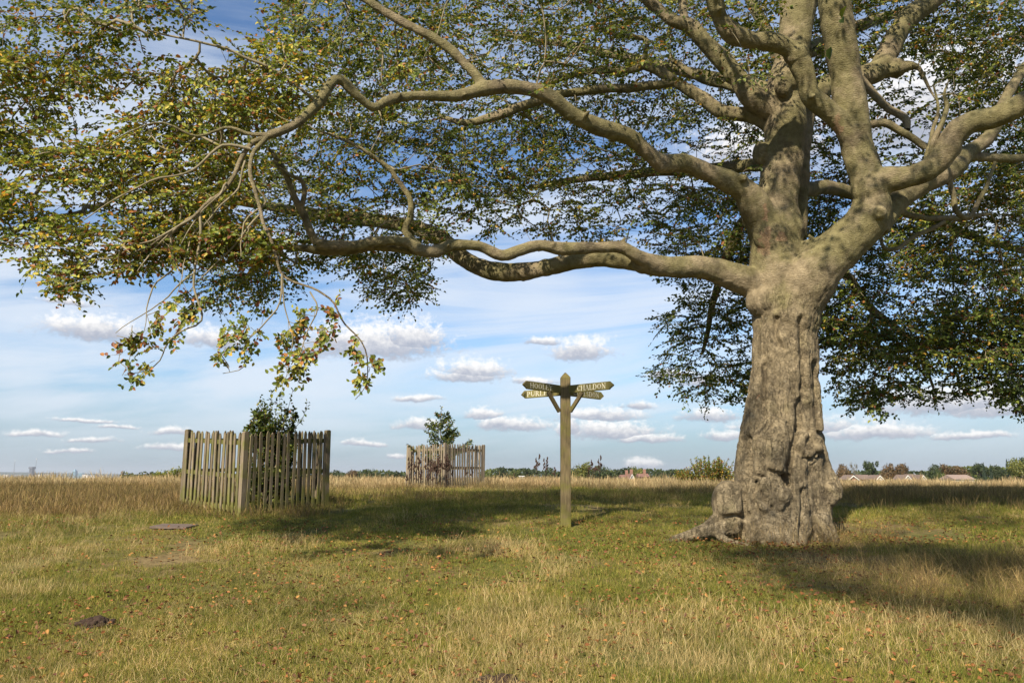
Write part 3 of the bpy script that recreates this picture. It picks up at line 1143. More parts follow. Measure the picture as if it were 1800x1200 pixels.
# low far wood reading as one mass
rr = np.random.default_rng(77)
nb = NB()
for lo, hi, yb, d0 in ((222, 300, 833, 380), (580, 715, 830, 400), (850, 1200, 826, 420), (1470, 1650, 831, 350), (1650, 1830, 824, 350), (300, 590, 836, 500)):
    n = int((hi - lo) * 11)
    px = rr.uniform(lo, hi, n)
    d = rr.uniform(d0, d0 + 60, n)
    x = (px - 900) / F * d
    top = EYE + (837 - yb) / F * d
    nz = fbm(np.stack([x * .12, d * .0, x * 0], -1), 3)
    g = ground_z(x, d)
    z = g + (top + (nz - .5) * 4.5 - g) * rr.random(n) ** .45
    p = np.stack([x, d, z], -1)
    nm = unit(rr.normal(0, 1, (n, 3)) + np.array([0, -.6, .5]))
    a = unit(np.cross(nm, rr.normal(0, 1, (n, 3))))
    b_ = np.cross(nm, a)
    s = rr.uniform(.5, 1.1, n)[:, None]
    V = np.stack([p - a * s, p - b_ * s * .7, p + a * s, p + b_ * s * .7], 1).reshape(-1, 3)
    pal = np.array(G1 + G1 + G2 + BR[:2])
    ti = pal[(fbm(np.stack([x * .1, x * 0, x * 0 + 5], -1), 2) * len(pal)).astype(int) % len(pal)] * rr.uniform(.7, 1.3, (n, 1))
    nb.add(V, np.arange(n * 4).reshape(-1, 4), np.repeat(ti, 4, 0))
tag(obj('far_wood', nb.mesh('far_wood', LEAF)), 'low dark far-off wood running behind the crest of the meadow', 'wood', None, 'stuff')

# houses
def flat(name, c, rough=.8, sc=1.5):
    return plain(name, c, rough, .15, sc)


BRICK = flat('house_brick', (.22, .12, .09))
RENDER = flat('white_render', (.50, .48, .45))
TILE_G = flat('grey_brown_tile', (.17, .125, .10))
TILE_R = flat('red_tile', (.19, .105, .08))
PINK = flat('pale_roof', (.27, .20, .165))
TRIM = flat('white_trim', (.6, .59, .56))
GLASS = flat('dark_window', (.04, .05, .06), .15)


def house(px, base_py, wpx, wall_px, roof_px, d, wallm, roofm, label, gable=True, depth=7.0, nwin=3, chimney=False):
    x = (px - 900) / F * d
    wd = wpx * .70 / F * d
    base_py += .9
    zb = EYE + (837 - base_py) / F * d
    z0 = gz(x, d) - .3
    zw = zb + wall_px / F * d
    zr = zw + roof_px / F * d
    r = empty('house', (x, d, z0), 0, label, 'house', 'houses beyond the crest')
    m = MB()
    h = zw - z0
    hw = wd / 2
    if gable:
        m.prism([(-hw, 0), (hw, 0), (hw, h), (0, zr - z0 - .25), (-hw, h)], (0, depth, 0))
    else:
        m.box((0, depth / 2, h / 2), (wd, depth, h))
    m.build('wall', wallm, r)
    m = MB()
    e = .45
    if gable:
        dz = (zr - zw) / hw
        for s in (-1, 1):
            a = [(s * (hw + e), h - e * dz), (0, zr - z0), (0, zr - z0 + .22), (s * (hw + e), h - e * dz + .22)]
            m.prism(a if s < 0 else a[::-1], (0, depth + .8, 0), (0, -.4, 0))
    else:
        m.prism([(-.5, h), (depth + .5, h), (depth / 2, zr - z0)], (wd + .8, 0, 0), (-hw - .4, 0, 0), (0, 1, 0), (0, 0, 1))
    rf = m.build('roof', roofm, r)
    if gable:
        m = MB()
        dz = (zr - zw) / hw
        for s in (-1, 1):
            a = [(s * (hw + e), h - e * dz - .28), (0, zr - z0 - .28), (0, zr - z0 + .05), (s * (hw + e), h - e * dz + .05)]
            m.prism(a if s < 0 else a[::-1], (0, .08, 0), (0, -.5, 0))
        m.build('bargeboard', TRIM, rf)
    if chimney:
        m = MB()
        m.box((hw * .45, depth / 2, zr - z0 + .4), (.9, .7, 2.2))
        m.build('chimney', BRICK, rf)
    for i in range(nwin):
        wx = -hw + wd * (i + .5) / nwin
        m = MB()
        m.box((wx, -.03, h - 1.3), (min(1.3, wd / nwin * .6), .08, 1.2))
        f_ = m.build('window', TRIM, r)
        m = MB()
        m.box((wx, -.08, h - 1.3), (min(1.3, wd / nwin * .6) - .25, .03, .95))
        m.build('pane', GLASS, f_)


house(1491, 846, 22, 5.5, 6.0, 260, BRICK, TILE_G, 'brick house with white edged gable nearest the right side of the big trunk', nwin=2)
house(1513, 846, 26, 5.0, 8.0, 275, BRICK, TILE_G, 'house with broad plain grey brown roof right of the brick gable', gable=False)
house(1537, 846, 15, 6, 5.5, 262, RENDER, TILE_G, 'small white house with grey roof, third from the big trunk', nwin=1)
house(1585, 847, 15, 7, 6, 255, RENDER, TILE_G, 'white gabled house, left one of two white houses', nwin=1)
house(1598, 846, 20, 7, 7, 275, RENDER, TILE_G, 'dark roofed white house between the two white gables', gable=False, nwin=2)
house(1612, 847, 12, 7.5, 5.5, 258, RENDER, TILE_G, 'white gabled house, right one of two white houses', nwin=1)
house(1684, 849, 46, 8, 8, 250, RENDER, PINK, 'long low building with pale pink brown roof toward the right edge', gable=False, nwin=6, depth=9)
house(1098, 844, 20, 6, 5, 270, RENDER, TILE_R, 'red roofed house with chimney, leftmost of the red roofs right of the fingerpost', gable=False, nwin=2, chimney=True)
house(1108, 844, 11, 5, 7, 262, RENDER, TILE_R, 'white gabled house between the red roofs right of the fingerpost', nwin=1, chimney=True)
house(1129, 843, 22, 6, 6, 275, BRICK, TILE_R, 'red roofed brick house, right one of the red roofs beside the fingerpost', gable=False, nwin=3, chimney=True)
house(917, 841, 10, 4.5, 1.5, 330, RENDER, TRIM, 'tiny flat white building left of the fingerpost', gable=False, nwin=2)

# far city on the left horizon
CONC = flat('city_concrete', (.20, .22, .26), .8, .05)
DARKC = flat('city_dark', (.09, .10, .13), .6, .05)
PALEC = flat('city_white', (.65, .62, .60), .8, .05)
BLUEG = flat('city_blue_glass', (.20, .33, .42), .3, .05)
CITY_D = 5600.0


def city_block(px, top, wpx, mat, label, name='office_block', d=CITY_D, dep=30, cap=None, winrows=6):
    x = (px - 900) / F * d
    z0 = EYE - 18
    z1 = EYE + (837 - top) / F * d
    wd = wpx / F * d
    r = empty(name, (x, d, z0), 0, label, 'building', 'far city buildings on the left horizon')
    m = MB()
    m.box((0, 0, (z1 - z0) / 2), (wd, dep, z1 - z0))
    m.build('wall', mat, r)
    for k in range(winrows):
        m = MB()
        zz = (z1 - z0) - (k + .7) * min(9, (z1 - z0) / (winrows + 1))
        m.box((0, -dep / 2, zz), (wd * .9, .8, 2.6))
        m.build('window_band', GLASS, r)
    if cap:
        m = MB()
        m.box((0, 0, z1 - z0 + cap[1] / 2), (wd * cap[0], dep * cap[0], cap[1]))
        m.build('roof', DARKC, r)
    return r


city_block(67, 824, 5, DARKC, 'dark tower block with wider top, tallest tower on the far left', 'tower_block', cap=(1.35, 14))
t1 = city_block(142, 828, 5, BLUEG, 'pale blue pointed glass tower on the far horizon', 'glass_tower')
m = MB()
zt = EYE + 36 - (EYE - 18)
m.add([(-8, -15, zt), (8, -15, zt), (8, 15, zt), (-8, 15, zt), (0, 0, zt + 16)], [(0, 1, 4), (1, 2, 4), (2, 3, 4), (3, 0, 4)])
m.build('roof', BLUEG, t1)
city_block(153, 831, 7, BLUEG, 'broad pale blue block right of the pointed glass tower', 'glass_tower')
for px, top, wpx, mt, lab in ((6, 834.5, 9, PALEC, 'low white far building at the left edge'), (24, 834, 7, PALEC, 'low white far building, second from the left edge'), (45, 834.5, 12, CONC, 'low grey far building left of the dark tower'),
                              (80, 834, 9, PALEC, 'low white far building just right of the dark tower'), (95, 833.5, 11, PALEC, 'low wide white far building midway between the dark and glass towers'), (112, 835, 10, CONC, 'low grey far building left of the glass towers'),
                              (162, 834, 10, PALEC, 'low white far building under the broad glass block'), (176, 835, 9, PALEC, 'low white far building rightmost of the city')):
    city_block(px, top, wpx, mt, lab, winrows=1)


def mast(px, top, label):
    d = 6200.0
    x = (px - 900) / F * d
    z0 = EYE - 16
    h = EYE + (837 - top) / F * d - z0
    r = empty('radio_mast', (x, d, z0), 0, label, 'mast', 'thin radio masts on the left horizon')
    m = MB()
    for a in range(3):
        c_, s_ = math.cos(a * 2.09), math.sin(a * 2.09)
        m.tube(np.array([[c_ * 4, s_ * 4, 0], [c_ * 1.6, s_ * 1.6, h * .6], [c_ * .8, s_ * .8, h]]), 0.55, 4)
    for k in range(14):
        z = h * k / 14
        q = 4 - 2.9 * k / 14
        for a in range(3):
            p0 = (q * math.cos(a * 2.09), q * math.sin(a * 2.09), z)
            p1 = (q * .9 * math.cos((a + 1) * 2.09), q * .9 * math.sin((a + 1) * 2.09), z + h / 14)
            m.tube(np.array([p0, p1]), .3, 3)
    m.build('lattice', CONC, r)
    m = MB()
    m.tube(np.array([[0, 0, h * .93], [0, 0, h * 1.0]]), 2.0, 8)
    m.build('antenna', PALEC, r)


mast(36, 809, 'thin grey radio mast left of the dark tower')
mast(73, 806, 'taller radio mast with pale top just right of the dark tower')

# ------------------------------------------------------------------ the big beech
TD = 12.4
LIMBS = {}


def near_d(d):
    if d < 10.5:
        return 10.5 - (10.5 - d) * .6
    return d if d < 14 else 14 + (d - 14) * .55


def limb(name, pts, major=True, part=None):
    """pts rows: px, py, distance, radius in photo pixels"""
    rows = []
    thin = .78 if name.startswith('spray') else .8 if name == 'riser_purple' else 1.0
    for px, py, d, r in pts:
        d = near_d(d)
        q = P(px, py, d)
        rows.append((q.x, q.y, q.z, r * thin * mpp(px, py, d)))
    LIMBS[name] = (np.array(rows), major, part or 'limb')


limb('trunk', [(1385, 1010, TD, 72), (1384, 930, TD, 70), (1382, 860, TD, 58), (1379, 780, TD, 55), (1377, 700, TD, 53), (1379, 620, TD, 58), (1379, 560, TD, 55), (1374, 520, TD, 54), (1367, 480, TD, 46),
               (1365, 430, TD, 43), (1364, 390, TD, 45), (1367, 350, TD, 36), (1374, 300, TD, 35), (1379, 250, TD, 35), (1381, 200, TD, 34), (1382, 150, TD, 30), (1390, 110, TD, 28), (1398, 60, TD, 30), (1404, 0, TD, 32),
               (1415, -120, TD, 29), (1430, -300, TD + .2, 22), (1440, -520, TD + .4, 12)], part='trunk')
# low left limb and its two strands
limb('low', [(1375, 540, TD, 40), (1345, 508, TD, 34), (1300, 490, 12.3, 26), (1240, 471, 12.15, 20), (1180, 470, 12.0, 18.5), (1140, 465, 11.95, 19)])
limb('low_front', [(1150, 464, 11.9, 15), (1122, 451, 11.75, 13), (1091, 435, 11.65, 11.5), (1045, 435, 11.55, 11), (986, 437, 11.45, 11.5), (947, 431, 11.35, 10.5), (912, 441, 11.25, 11), (881, 449, 11.2, 11.5), (842, 433, 11.1, 10),
                   (796, 431, 11.0, 10), (768, 441, 10.95, 11.5), (741, 440, 10.9, 11), (718, 427, 10.85, 10), (687, 423, 10.8, 9.5), (656, 425, 10.75, 9.5), (628, 431, 10.7, 9), (589, 432, 10.65, 9), (557, 428, 10.6, 8)])
limb('low_strand', [(760, 443, 11.0, 8), (720, 440, 11.05, 8.5), (690, 436, 11.0, 8), (650, 434, 10.95, 7.5), (610, 441, 10.9, 8), (570, 441, 10.85, 7.5), (520, 435, 10.8, 6), (480, 436, 10.75, 4)])
limb('low_back', [(1150, 466, 12.0, 17), (1100, 459, 12.1, 15.5), (1060, 454, 12.2, 14.5), (1020, 457, 12.3, 14.5), (960, 471, 12.5, 15.5), (900, 479, 12.7, 15.5), (850, 472, 12.9, 15.5), (812, 452, 13.2, 15), (775, 420, 13.5, 15), (735, 402, 13.8, 15), (690, 392, 14.1, 13), (620, 384, 14.5, 12), (540, 374, 14.9, 10), (470, 362, 15.2, 8), (400, 350, 15.4, 6), (330, 330, 15.6, 4)])
limb('low_riser', [(741, 438, 10.9, 7), (714, 408, 10.85, 6.5), (722, 385, 10.8, 6), (719, 350, 10.75, 5), (700, 320, 10.7, 4.5), (680, 292, 10.6, 4), (640, 265, 10.5, 3.2), (600, 246, 10.4, 2.5), (556, 230, 10.3, 1.6)], False)
limb('front_riser', [(557, 428, 10.6, 7.5), (545, 408, 10.55, 7), (530, 370, 10.5, 6.5), (518, 345, 10.45, 6), (505, 312, 10.4, 5.5), (490, 285, 10.35, 4.5), (470, 262, 10.3, 3)], False)
limb('front_riser_fork', [(528, 372, 10.5, 5), (534, 340, 10.4, 4.5), (528, 315, 10.35, 4), (505, 305, 10.3, 3), (480, 280, 10.2, 2)], False)
# long mid limb that reaches toward the viewer
limb('mid', [(1345, 400, TD - .1, 30), (1328, 365, 12.1, 29), (1308, 335, 11.95, 23), (1282, 320, 11.85, 18.5), (1240, 302, 11.7, 17), (1200, 287, 11.55, 16), (1165, 288, 11.4, 16.5), (1138, 268, 11.25, 15), (1105, 240, 11.05, 15), (1060, 226, 10.8, 14), (1012, 205, 10.55, 14),
             (968, 171, 10.3, 13.5), (930, 157, 10.1, 12), (890, 152, 9.9, 11.5), (850, 157, 9.75, 12.5), (800, 169, 9.5, 10), (750, 168, 9.2, 9.5), (702, 172, 8.95, 9.5), (680, 178, 8.8, 9), (657, 189, 8.65, 9), (632, 172, 8.45, 8.5), (610, 150, 8.3, 8.5), (597, 138, 8.2, 8), (583, 145, 8.1, 9), (560, 180, 7.9, 9), (530, 210, 7.65, 9), (500, 228, 7.45, 9), (470, 238, 7.3, 8.5)])
limb('mid_stub', [(1318, 350, 11.95, 14), (1306, 325, 11.8, 10), (1304, 306, 11.7, 9)])
limb('riser_purple', [(850, 155, 9.75, 12), (836, 132, 9.75, 11.5), (815, 110, 9.75, 11.5), (790, 86, 9.7, 11), (755, 63, 9.6, 11), (700, 35, 9.5, 10), (655, 8, 9.4, 9), (600, -30, 9.3, 8), (500, -120, 9.0, 6), (380, -200, 8.6, 3)])
limb('spray_one', [(475, 237, 7.3, 7), (450, 255, 7.25, 6), (425, 290, 7.2, 5.5), (400, 320, 7.15, 4.5), (370, 350, 7.1, 4), (340, 380, 7.05, 3.6), (320, 400, 7.0, 3.2), (280, 425, 6.95, 2.6), (230, 446, 6.9, 1.6)], False)
limb('spray_two', [(470, 240, 7.3, 6), (452, 270, 7.2, 5), (444, 310, 7.15, 4.6), (445, 345, 7.1, 4.2), (458, 385, 7.05, 4), (476, 418, 7.0, 3.6), (492, 455, 7.0, 3.2), (497, 490, 7.0, 3), (540, 510, 7.0, 2.6), (580, 532, 7.0, 2.3), (602, 560, 7.0, 2), (640, 600, 7.0, 1.7), (649, 640, 7.0, 1.4), (642, 678, 7.0, .9), (625, 700, 7.0, .5)], False)
limb('spray_two_b', [(496, 482, 7.0, 2.4), (492, 520, 6.95, 2), (484, 545, 6.9, 1.9), (460, 570, 6.85, 1.6), (432, 602, 6.85, 1.4), (424, 638, 6.85, 1.1), (392, 660, 6.85, .6)], False)
limb('spray_two_c', [(545, 513, 7.0, 2), (556, 545, 6.95, 1.6), (540, 580, 6.9, 1.4), (524, 630, 6.9, .9)], False)
limb('spray_two_d', [(497, 484, 7.0, 2), (497, 540, 6.95, 1.5), (515, 590, 6.9, 1.1), (505, 655, 6.9, .7)], False)
limb('spray_three', [(352, 372, 7.08, 3), (349, 420, 7.0, 3), (342, 475, 6.95, 2.7), (344, 510, 6.9, 2.5), (351, 545, 6.9, 2.3), (342, 572, 6.9, 2), (302, 602, 6.9, 1.6), (262, 642, 6.9, 1.2), (215, 660, 6.9, .6)], False)
limb('spray_three_b', [(341, 480, 6.95, 2), (310, 505, 6.9, 1.7), (270, 545, 6.9, 1.3), (205, 590, 6.9, .7)], False)
limb('spray_four', [(372, 348, 7.1, 3), (330, 375, 6.9, 2.6), (290, 405, 6.8, 2.2), (245, 430, 6.7, 1.5)], False)
limb('spray_left', [(470, 237, 7.3, 6), (440, 229, 7.2, 4.5), (398, 216, 7.1, 3.6), (350, 232, 6.9, 2.8), (268, 222, 6.6, 2), (170, 268, 6.3, 1.2)], False)
limb('spray_left_b', [(440, 262, 7.2, 4), (392, 256, 7.0, 3.2), (334, 296, 6.8, 2.6), (262, 318, 6.5, 2), (150, 392, 6.2, 1.1)], False)
limb('spray_left_c', [(560, 180, 7.9, 4), (480, 120, 7.6, 3.4), (380, 80, 7.3, 2.8), (260, 60, 7.0, 2)], False)
_rr = random.Random(5)
for _k in range(7):
    # fine bare shoots fanning out below the bend of the long limb
    _a = [(431, 283), (446, 325), (398, 322), (370, 350), (340, 380), (456, 378), (300, 412)][_k]
    _e = (_a[0] - _rr.uniform(20, 150), _a[1] + _rr.uniform(60, 150))
    _m = ((_a[0] * .6 + _e[0] * .4) + _rr.uniform(-14, 14), (_a[1] * .6 + _e[1] * .4) + _rr.uniform(-4, 26))
    limb('spray_fine_%d' % _k, [(*_a, 7.15, 2.6), (_m[0] + 20, _m[1] - 26, 7.0 + _rr.uniform(-.3, .3), 2.2), (_m[0] - 22, _m[1] + 8, 7.0, 1.8), (_e[0], _e[1] + 24, 6.85 + _rr.uniform(-.4, .4), .7)], False)
limb('far_left', [(330, 330, 15.6, 4.5), (250, 342, 13.5, 5), (190, 352, 11.5, 5), (140, 370, 10, 4.5), (70, 388, 9, 4), (10, 430, 8.4, 3)], False)
# upper left limbs
limb('upper', [(1385, 235, TD, 26), (1360, 195, 12.35, 25), (1324, 172, 12.3, 20), (1294, 134, 12.3, 16), (1272, 108, 12.3, 17), (1241, 77, 12.25, 13.5), (1213, 46, 12.2, 13), (1182, 36, 12.15, 11), (1153, 13, 12.1, 11), (1130, -12, 12.0, 10), (1080, -90, 11.8, 9), (980, -190, 11.4, 5)])
limb('upper_fork', [(1204, 42, 12.2, 9), (1200, 10, 12.3, 8), (1192, -60, 12.4, 7)])
limb('second', [(1375, 235, TD + .1, 22), (1340, 207, 12.5, 17), (1292, 200, 12.6, 12), (1266, 196, 12.65, 12), (1232, 171, 12.75, 11), (1190, 146, 12.85, 10), (1152, 122, 12.95, 9), (1128, 112, 13.0, 8.5)])
limb('second_out', [(1135, 116, 13.0, 6), (1100, 121, 13.2, 6.5), (1050, 123, 13.5, 6), (985, 140, 13.8, 5), (930, 165, 14, 3)], False)
limb('second_low', [(1185, 144, 12.85, 8), (1150, 147, 12.8, 8), (1100, 154, 12.7, 8), (1030, 161, 12.6, 7.5), (980, 168, 12.55, 7.5), (930, 181, 12.5, 8), (870, 206, 12.5, 8), (815, 215, 12.5, 6), (775, 206, 12.5, 3)], False)
limb('dead_dark', [(1340, 175, 12.9, 8), (1280, 150, 13.2, 9), (1230, 138, 13.4, 7), (1178, 103, 13.6, 4)], False)
limb('bent_dark', [(1130, 113, 13.0, 5), (1138, 85, 13, 4.5), (1136, 70, 13, 4.5), (1090, 62, 13, 4), (1040, 50, 13.1, 3)], False)
# right limb system
limb('right', [(1385, 560, TD - .05, 50), (1405, 520, 12.2, 50), (1440, 472, 12.0, 45), (1485, 428, 11.85, 41), (1526, 385, 11.7, 38), (1532, 345, 11.65, 32), (1522, 305, 11.65, 30), (1508, 262, 11.65, 30), (1500, 225, 11.6, 28)])
limb('right_up', [(1506, 250, 11.65, 28), (1496, 190, 11.55, 29), (1486, 130, 11.45, 28), (1478, 80, 11.3, 28), (1470, 30, 11.15, 28), (1464, -30, 11.0, 27), (1455, -150, 10.7, 22), (1440, -320, 10.2, 14), (1420, -480, 9.8, 8)])
limb('cracked', [(1512, 270, 11.65, 24), (1484, 222, 11.5, 20), (1450, 190, 11.4, 18), (1424, 168, 11.3, 18), (1414, 130, 11.2, 18), (1396, 92, 11.1, 19), (1362, 76, 11.0, 17), (1320, 71, 10.9, 16), (1288, 60, 10.8, 17), (1266, 34, 10.7, 15), (1256, -5, 10.5, 14), (1245, -90, 10.1, 12), (1215, -240, 9.4, 8), (1160, -380, 8.8, 4)])
limb('right_out', [(1525, 330, 11.6, 28), (1556, 316, 11.5, 23), (1590, 312, 11.4, 21), (1632, 298, 11.3, 22), (1660, 268, 11.2, 22), (1676, 240, 11.1, 21), (1702, 218, 11.0, 19), (1745, 207, 10.9, 18), (1785, 190, 10.7, 19), (1830, 160, 10.5, 17), (1900, 110, 10.2, 14), (2030, 30, 9.8, 8)])
limb('right_back', [(1540, 400, 11.8, 22), (1580, 352, 12.0, 19), (1625, 322, 12.15, 18), (1672, 298, 12.3, 18), (1702, 268, 12.4, 13), (1735, 245, 12.5, 12), (1752, 215, 12.6, 11), (1775, 160, 12.8, 9), (1840, 60, 13.2, 6)])
limb('right_level', [(1690, 278, 12.4, 8), (1730, 276, 12.6, 8), (1800, 277, 12.9, 7), (1900, 270, 13.3, 4)], False)
limb('right_top', [(1402, 420, TD + .3, 16), (1404, 330, 12.75, 17), (1410, 240, 12.9, 17), (1424, 175, 13.0, 20), (1455, 150, 13.1, 20), (1500, 138, 13.2, 19), (1540, 126, 13.3, 21), (1558, 98, 13.35, 19), (1580, 55, 13.4, 18), (1606, 24, 13.45, 17), (1655, -10, 13.5, 16), (1760, -80, 13.7, 11), (1900, -170, 14, 5)])
limb('right_top_break', [(1540, 128, 13.3, 14), (1580, 121, 13.25, 12), (1603, 117, 13.2, 8), (1617, 121, 13.15, 4), (1628, 142, 13.1, 3), (1636, 160, 13.1, 2.2), (1644, 176, 13.1, .6)], False)
limb('dead_stem', [(1638, 300, 11.25, 6), (1643, 255, 11.2, 5.5), (1656, 215, 11.2, 4.5), (1664, 185, 11.2, 4), (1658, 166, 11.2, 2.5), (1668, 140, 11.2, 1)], False)
limb('dead_stem_b', [(1622, 318, 11.5, 5), (1629, 275, 11.5, 4.5), (1640, 230, 11.5, 3.5), (1647, 190, 11.5, 2.6), (1640, 150, 11.5, 1.4)], False)
limb('wiggle', [(1515, 140, 13.0, 7), (1540, 170, 12.9, 7), (1560, 192, 12.8, 6.5), (1588, 208, 12.7, 7), (1594, 228, 12.6, 5)], False)
limb('wiggle_low', [(1500, 225, 12.2, 7), (1530, 216, 12.3, 7), (1562, 216, 12.35, 7), (1590, 236, 12.4, 6.5), (1628, 262, 12.4, 6)], False)
limb('stub', [(1385, 470, TD, 22), (1415, 440, 12.15, 16), (1440, 427, 12.0, 12), (1466, 416, 11.9, 11)])
limb('loop_low', [(1668, 312, 12.2, 5), (1676, 345, 12.2, 5), (1680, 370, 12.2, 5), (1704, 382, 12.2, 4.5), (1722, 352, 12.25, 4), (1738, 320, 12.3, 3.5), (1748, 285, 12.35, 3)], False)
limb('loop_low_b', [(1580, 370, 12.2, 5), (1620, 380, 12.6, 5), (1680, 385, 13, 5), (1740, 375, 13.4, 3)], False)
limb('loop_low_c', [(1660, 390, 12.8, 4), (1610, 412, 12.6, 4), (1575, 438, 12.5, 4), (1552, 436, 12.5, 3.5), (1550, 410, 12.5, 2)], False)
# limbs hidden among the leaves of the far side
limb('back_right', [(1400, 330, TD + .3, 14), (1480, 335, 14.5, 12), (1600, 375, 16, 10), (1720, 420, 17.3, 7), (1850, 455, 18, 4)], False)
limb('back_right_low', [(1410, 440, TD + .3, 9), (1490, 485, 14.6, 8), (1530, 540, 15.6, 7), (1600, 600, 16.3, 5), (1640, 680, 16.6, 2)], False)
limb('back_left_low', [(1355, 360, TD + .3, 10), (1300, 400, 15, 9), (1262, 500, 16.2, 7), (1235, 620, 16.6, 3)], False)
limb('back_left', [(1350, 290, TD + .3, 12), (1210, 300, 14.8, 10), (1060, 310, 16, 7), (930, 330, 16.4, 4)], False)
limb('back_top', [(1390, 150, TD + .2, 14), (1350, 60, 15.5, 11), (1290, -50, 18.5, 6)], False)
limb('back_top_right', [(1405, 100, TD + .2, 14), (1500, 50, 16, 11), (1620, 10, 19, 6)], False)
limb('back_top_left', [(1380, 160, TD + .2, 12), (1220, 130, 15, 10), (1050, 90, 17, 7), (880, 60, 18, 4)], False)
_s = P(1412, -90, TD)
LIMBS['over_front'] = (np.array([(_s.x, _s.y, _s.z, .22), (4.6, 9.6, 10.6, .17), (4.9, 7, 11.2, .13), (4.4, 4, 10.4, .07), (3.2, 2.6, 8.6, .03), (2.4, 1.8, 7.0, .012)]), False, 'limb')
_unused = (np.array([(_s.x, _s.y, _s.z, .2), (7, 11, 11.2, .16), (9.5, 9.0, 11.6, .1), (11, 7, 11.0, .05)]), False, 'limb')

PATHS = {}
for nm, (rows, major, part) in LIMBS.items():
    PATHS[nm] = smooth_path(rows, 0.10)

# --- living wood: one blended surface
wood = MB()
for nm, p in PATHS.items():
    if LIMBS[nm][1]:
        s = np.arange(len(p)) * 0.10
        seed = sum(map(ord, nm))
        rad = p[:, 3] * (1 + 0.16 * (fbm(np.stack([s * 2.6 + seed, s * 0, s * 0 + seed], -1), 3) - .5) * 2)
        wood.tube(p[:, :3], rad, 18)


def wtube(pts, sides=14, step=.06):
    rows = []
    for px, py, d, r in pts:
        q = P(px, py, d)
        rows.append((q.x, q.y, q.z, r * mpp(px, py, d)))
    p = smooth_path(rows, step)
    wood.tube(p[:, :3], p[:, 3], sides)


def wball(px, py, d, rx, rz, ry=None, tilt=0):
    q = P(px, py, d)
    k = mpp(px, py, d)
    wood.ball(q, (rx * k, (ry or rx) * k, rz * k), Matrix.Rotation(tilt, 3, 'Y'), 20)


# buttresses, folds and burrs of the base
wtube([(1354, 640, 12.3, 30), (1350, 720, 12.25, 38), (1344, 800, 12.2, 40), (1336, 870, 12.2, 36), (1326, 930, 12.15, 34), (1322, 975, 12.1, 34)])
wtube([(1406, 640, 12.3, 28), (1408, 720, 12.25, 31), (1414, 800, 12.25, 33), (1424, 870, 12.25, 36), (1434, 920, 12.15, 30), (1446, 962, 12.0, 24), (1452, 990, 11.9, 20)])
wtube([(1325, 700, 12.4, 14), (1319, 760, 12.35, 18), (1312, 820, 12.35, 20), (1314, 880, 12.35, 22)])
wtube([(1362, 740, 12.0, 28), (1354, 790, 11.92, 30), (1350, 835, 11.92, 26)])
wtube([(1398, 800, 12.0, 20), (1396, 860, 11.95, 22), (1394, 910, 11.85, 26), (1384, 950, 11.8, 32), (1380, 985, 11.8, 34)])
wtube([(1362, 905, 11.9, 24), (1356, 935, 11.8, 30), (1352, 980, 11.8, 30)])
wtube([(1322, 870, 11.95, 14), (1322, 905, 11.85, 15), (1324, 935, 11.85, 18), (1322, 970, 11.85, 22)])
wtube([(1422, 760, 12.3, 24), (1434, 800, 12.25, 20), (1450, 828, 12.2, 16), (1464, 846, 12.1, 12), (1467, 866, 12.05, 13), (1455, 884, 12.05, 13)])
wball(1463, 864, 12.05, 13, 18)
wball(1281, 884, 11.93, 31, 40, 28)
wball(1272, 896, 11.95, 18, 20)
wball(1298, 868, 12.0, 20, 24)
wtube([(1330, 915, 12.0, 26), (1296, 916, 11.95, 25), (1264, 923, 11.9, 20), (1236, 934, 11.85, 14), (1208, 942, 11.85, 10), (1184, 949, 11.85, 7), (1165, 956, 11.85, 5)])
wball(1358, 862, 11.76, 30, 26, 12)
wball(1378, 872, 11.72, 15, 14, 12)
wball(1345, 852, 11.72, 14, 12, 10)
wtube([(1330, 852, 11.8, 8), (1326, 870, 11.76, 8), (1334, 888, 11.74, 9), (1346, 892, 11.74, 9)])
wtube([(1318, 842, 11.86, 8), (1315, 866, 11.82, 9), (1322, 892, 11.8, 10)])
wball(1370, 890, 11.74, 12, 8, 10)
wball(1340, 790, 11.88, 18, 34, 12)
wball(1336, 836, 12.0, 20, 24, 20)
wball(1356, 893, 11.86, 18, 18, 14)
wball(1352, 944, 11.62, 18, 10, 14)
wtube([(1262, 926, 11.88, 10), (1268, 944, 11.7, 8), (1300, 956, 11.6, 5), (1330, 962, 11.55, 3)])
wtube([(1402, 760, 12.0, 16), (1398, 830, 11.9, 17), (1404, 890, 11.86, 16), (1412, 940, 11.8, 14)])
wtube([(1372, 640, 12.05, 14), (1378, 720, 12.0, 16), (1384, 780, 11.96, 16)])
wtube([(1338, 640, 12.2, 14), (1334, 700, 12.15, 15), (1330, 770, 12.1, 17)])
wtube([(1424, 600, 12.2, 12), (1428, 680, 12.15, 14), (1432, 760, 12.1, 15)])
wtube([(1340, 880, 11.85, 12), (1340, 920, 11.72, 14), (1332, 955, 11.66, 12)])
wtube([(1440, 905, 11.95, 16), (1456, 940, 11.85, 15), (1470, 962, 11.8, 9)])
# ring fold
wball(1419, 784, 11.97, 18, 20, 10)
ring = [(1419 + 17 * math.cos(a) - 2 * math.sin(a), 783 + 20 * math.sin(a), 11.92 + .02 * math.cos(a), 9.5 + 2 * math.sin(a)) for a in np.linspace(-1.2, 4.7, 14)]
wtube(ring, 12, .03)
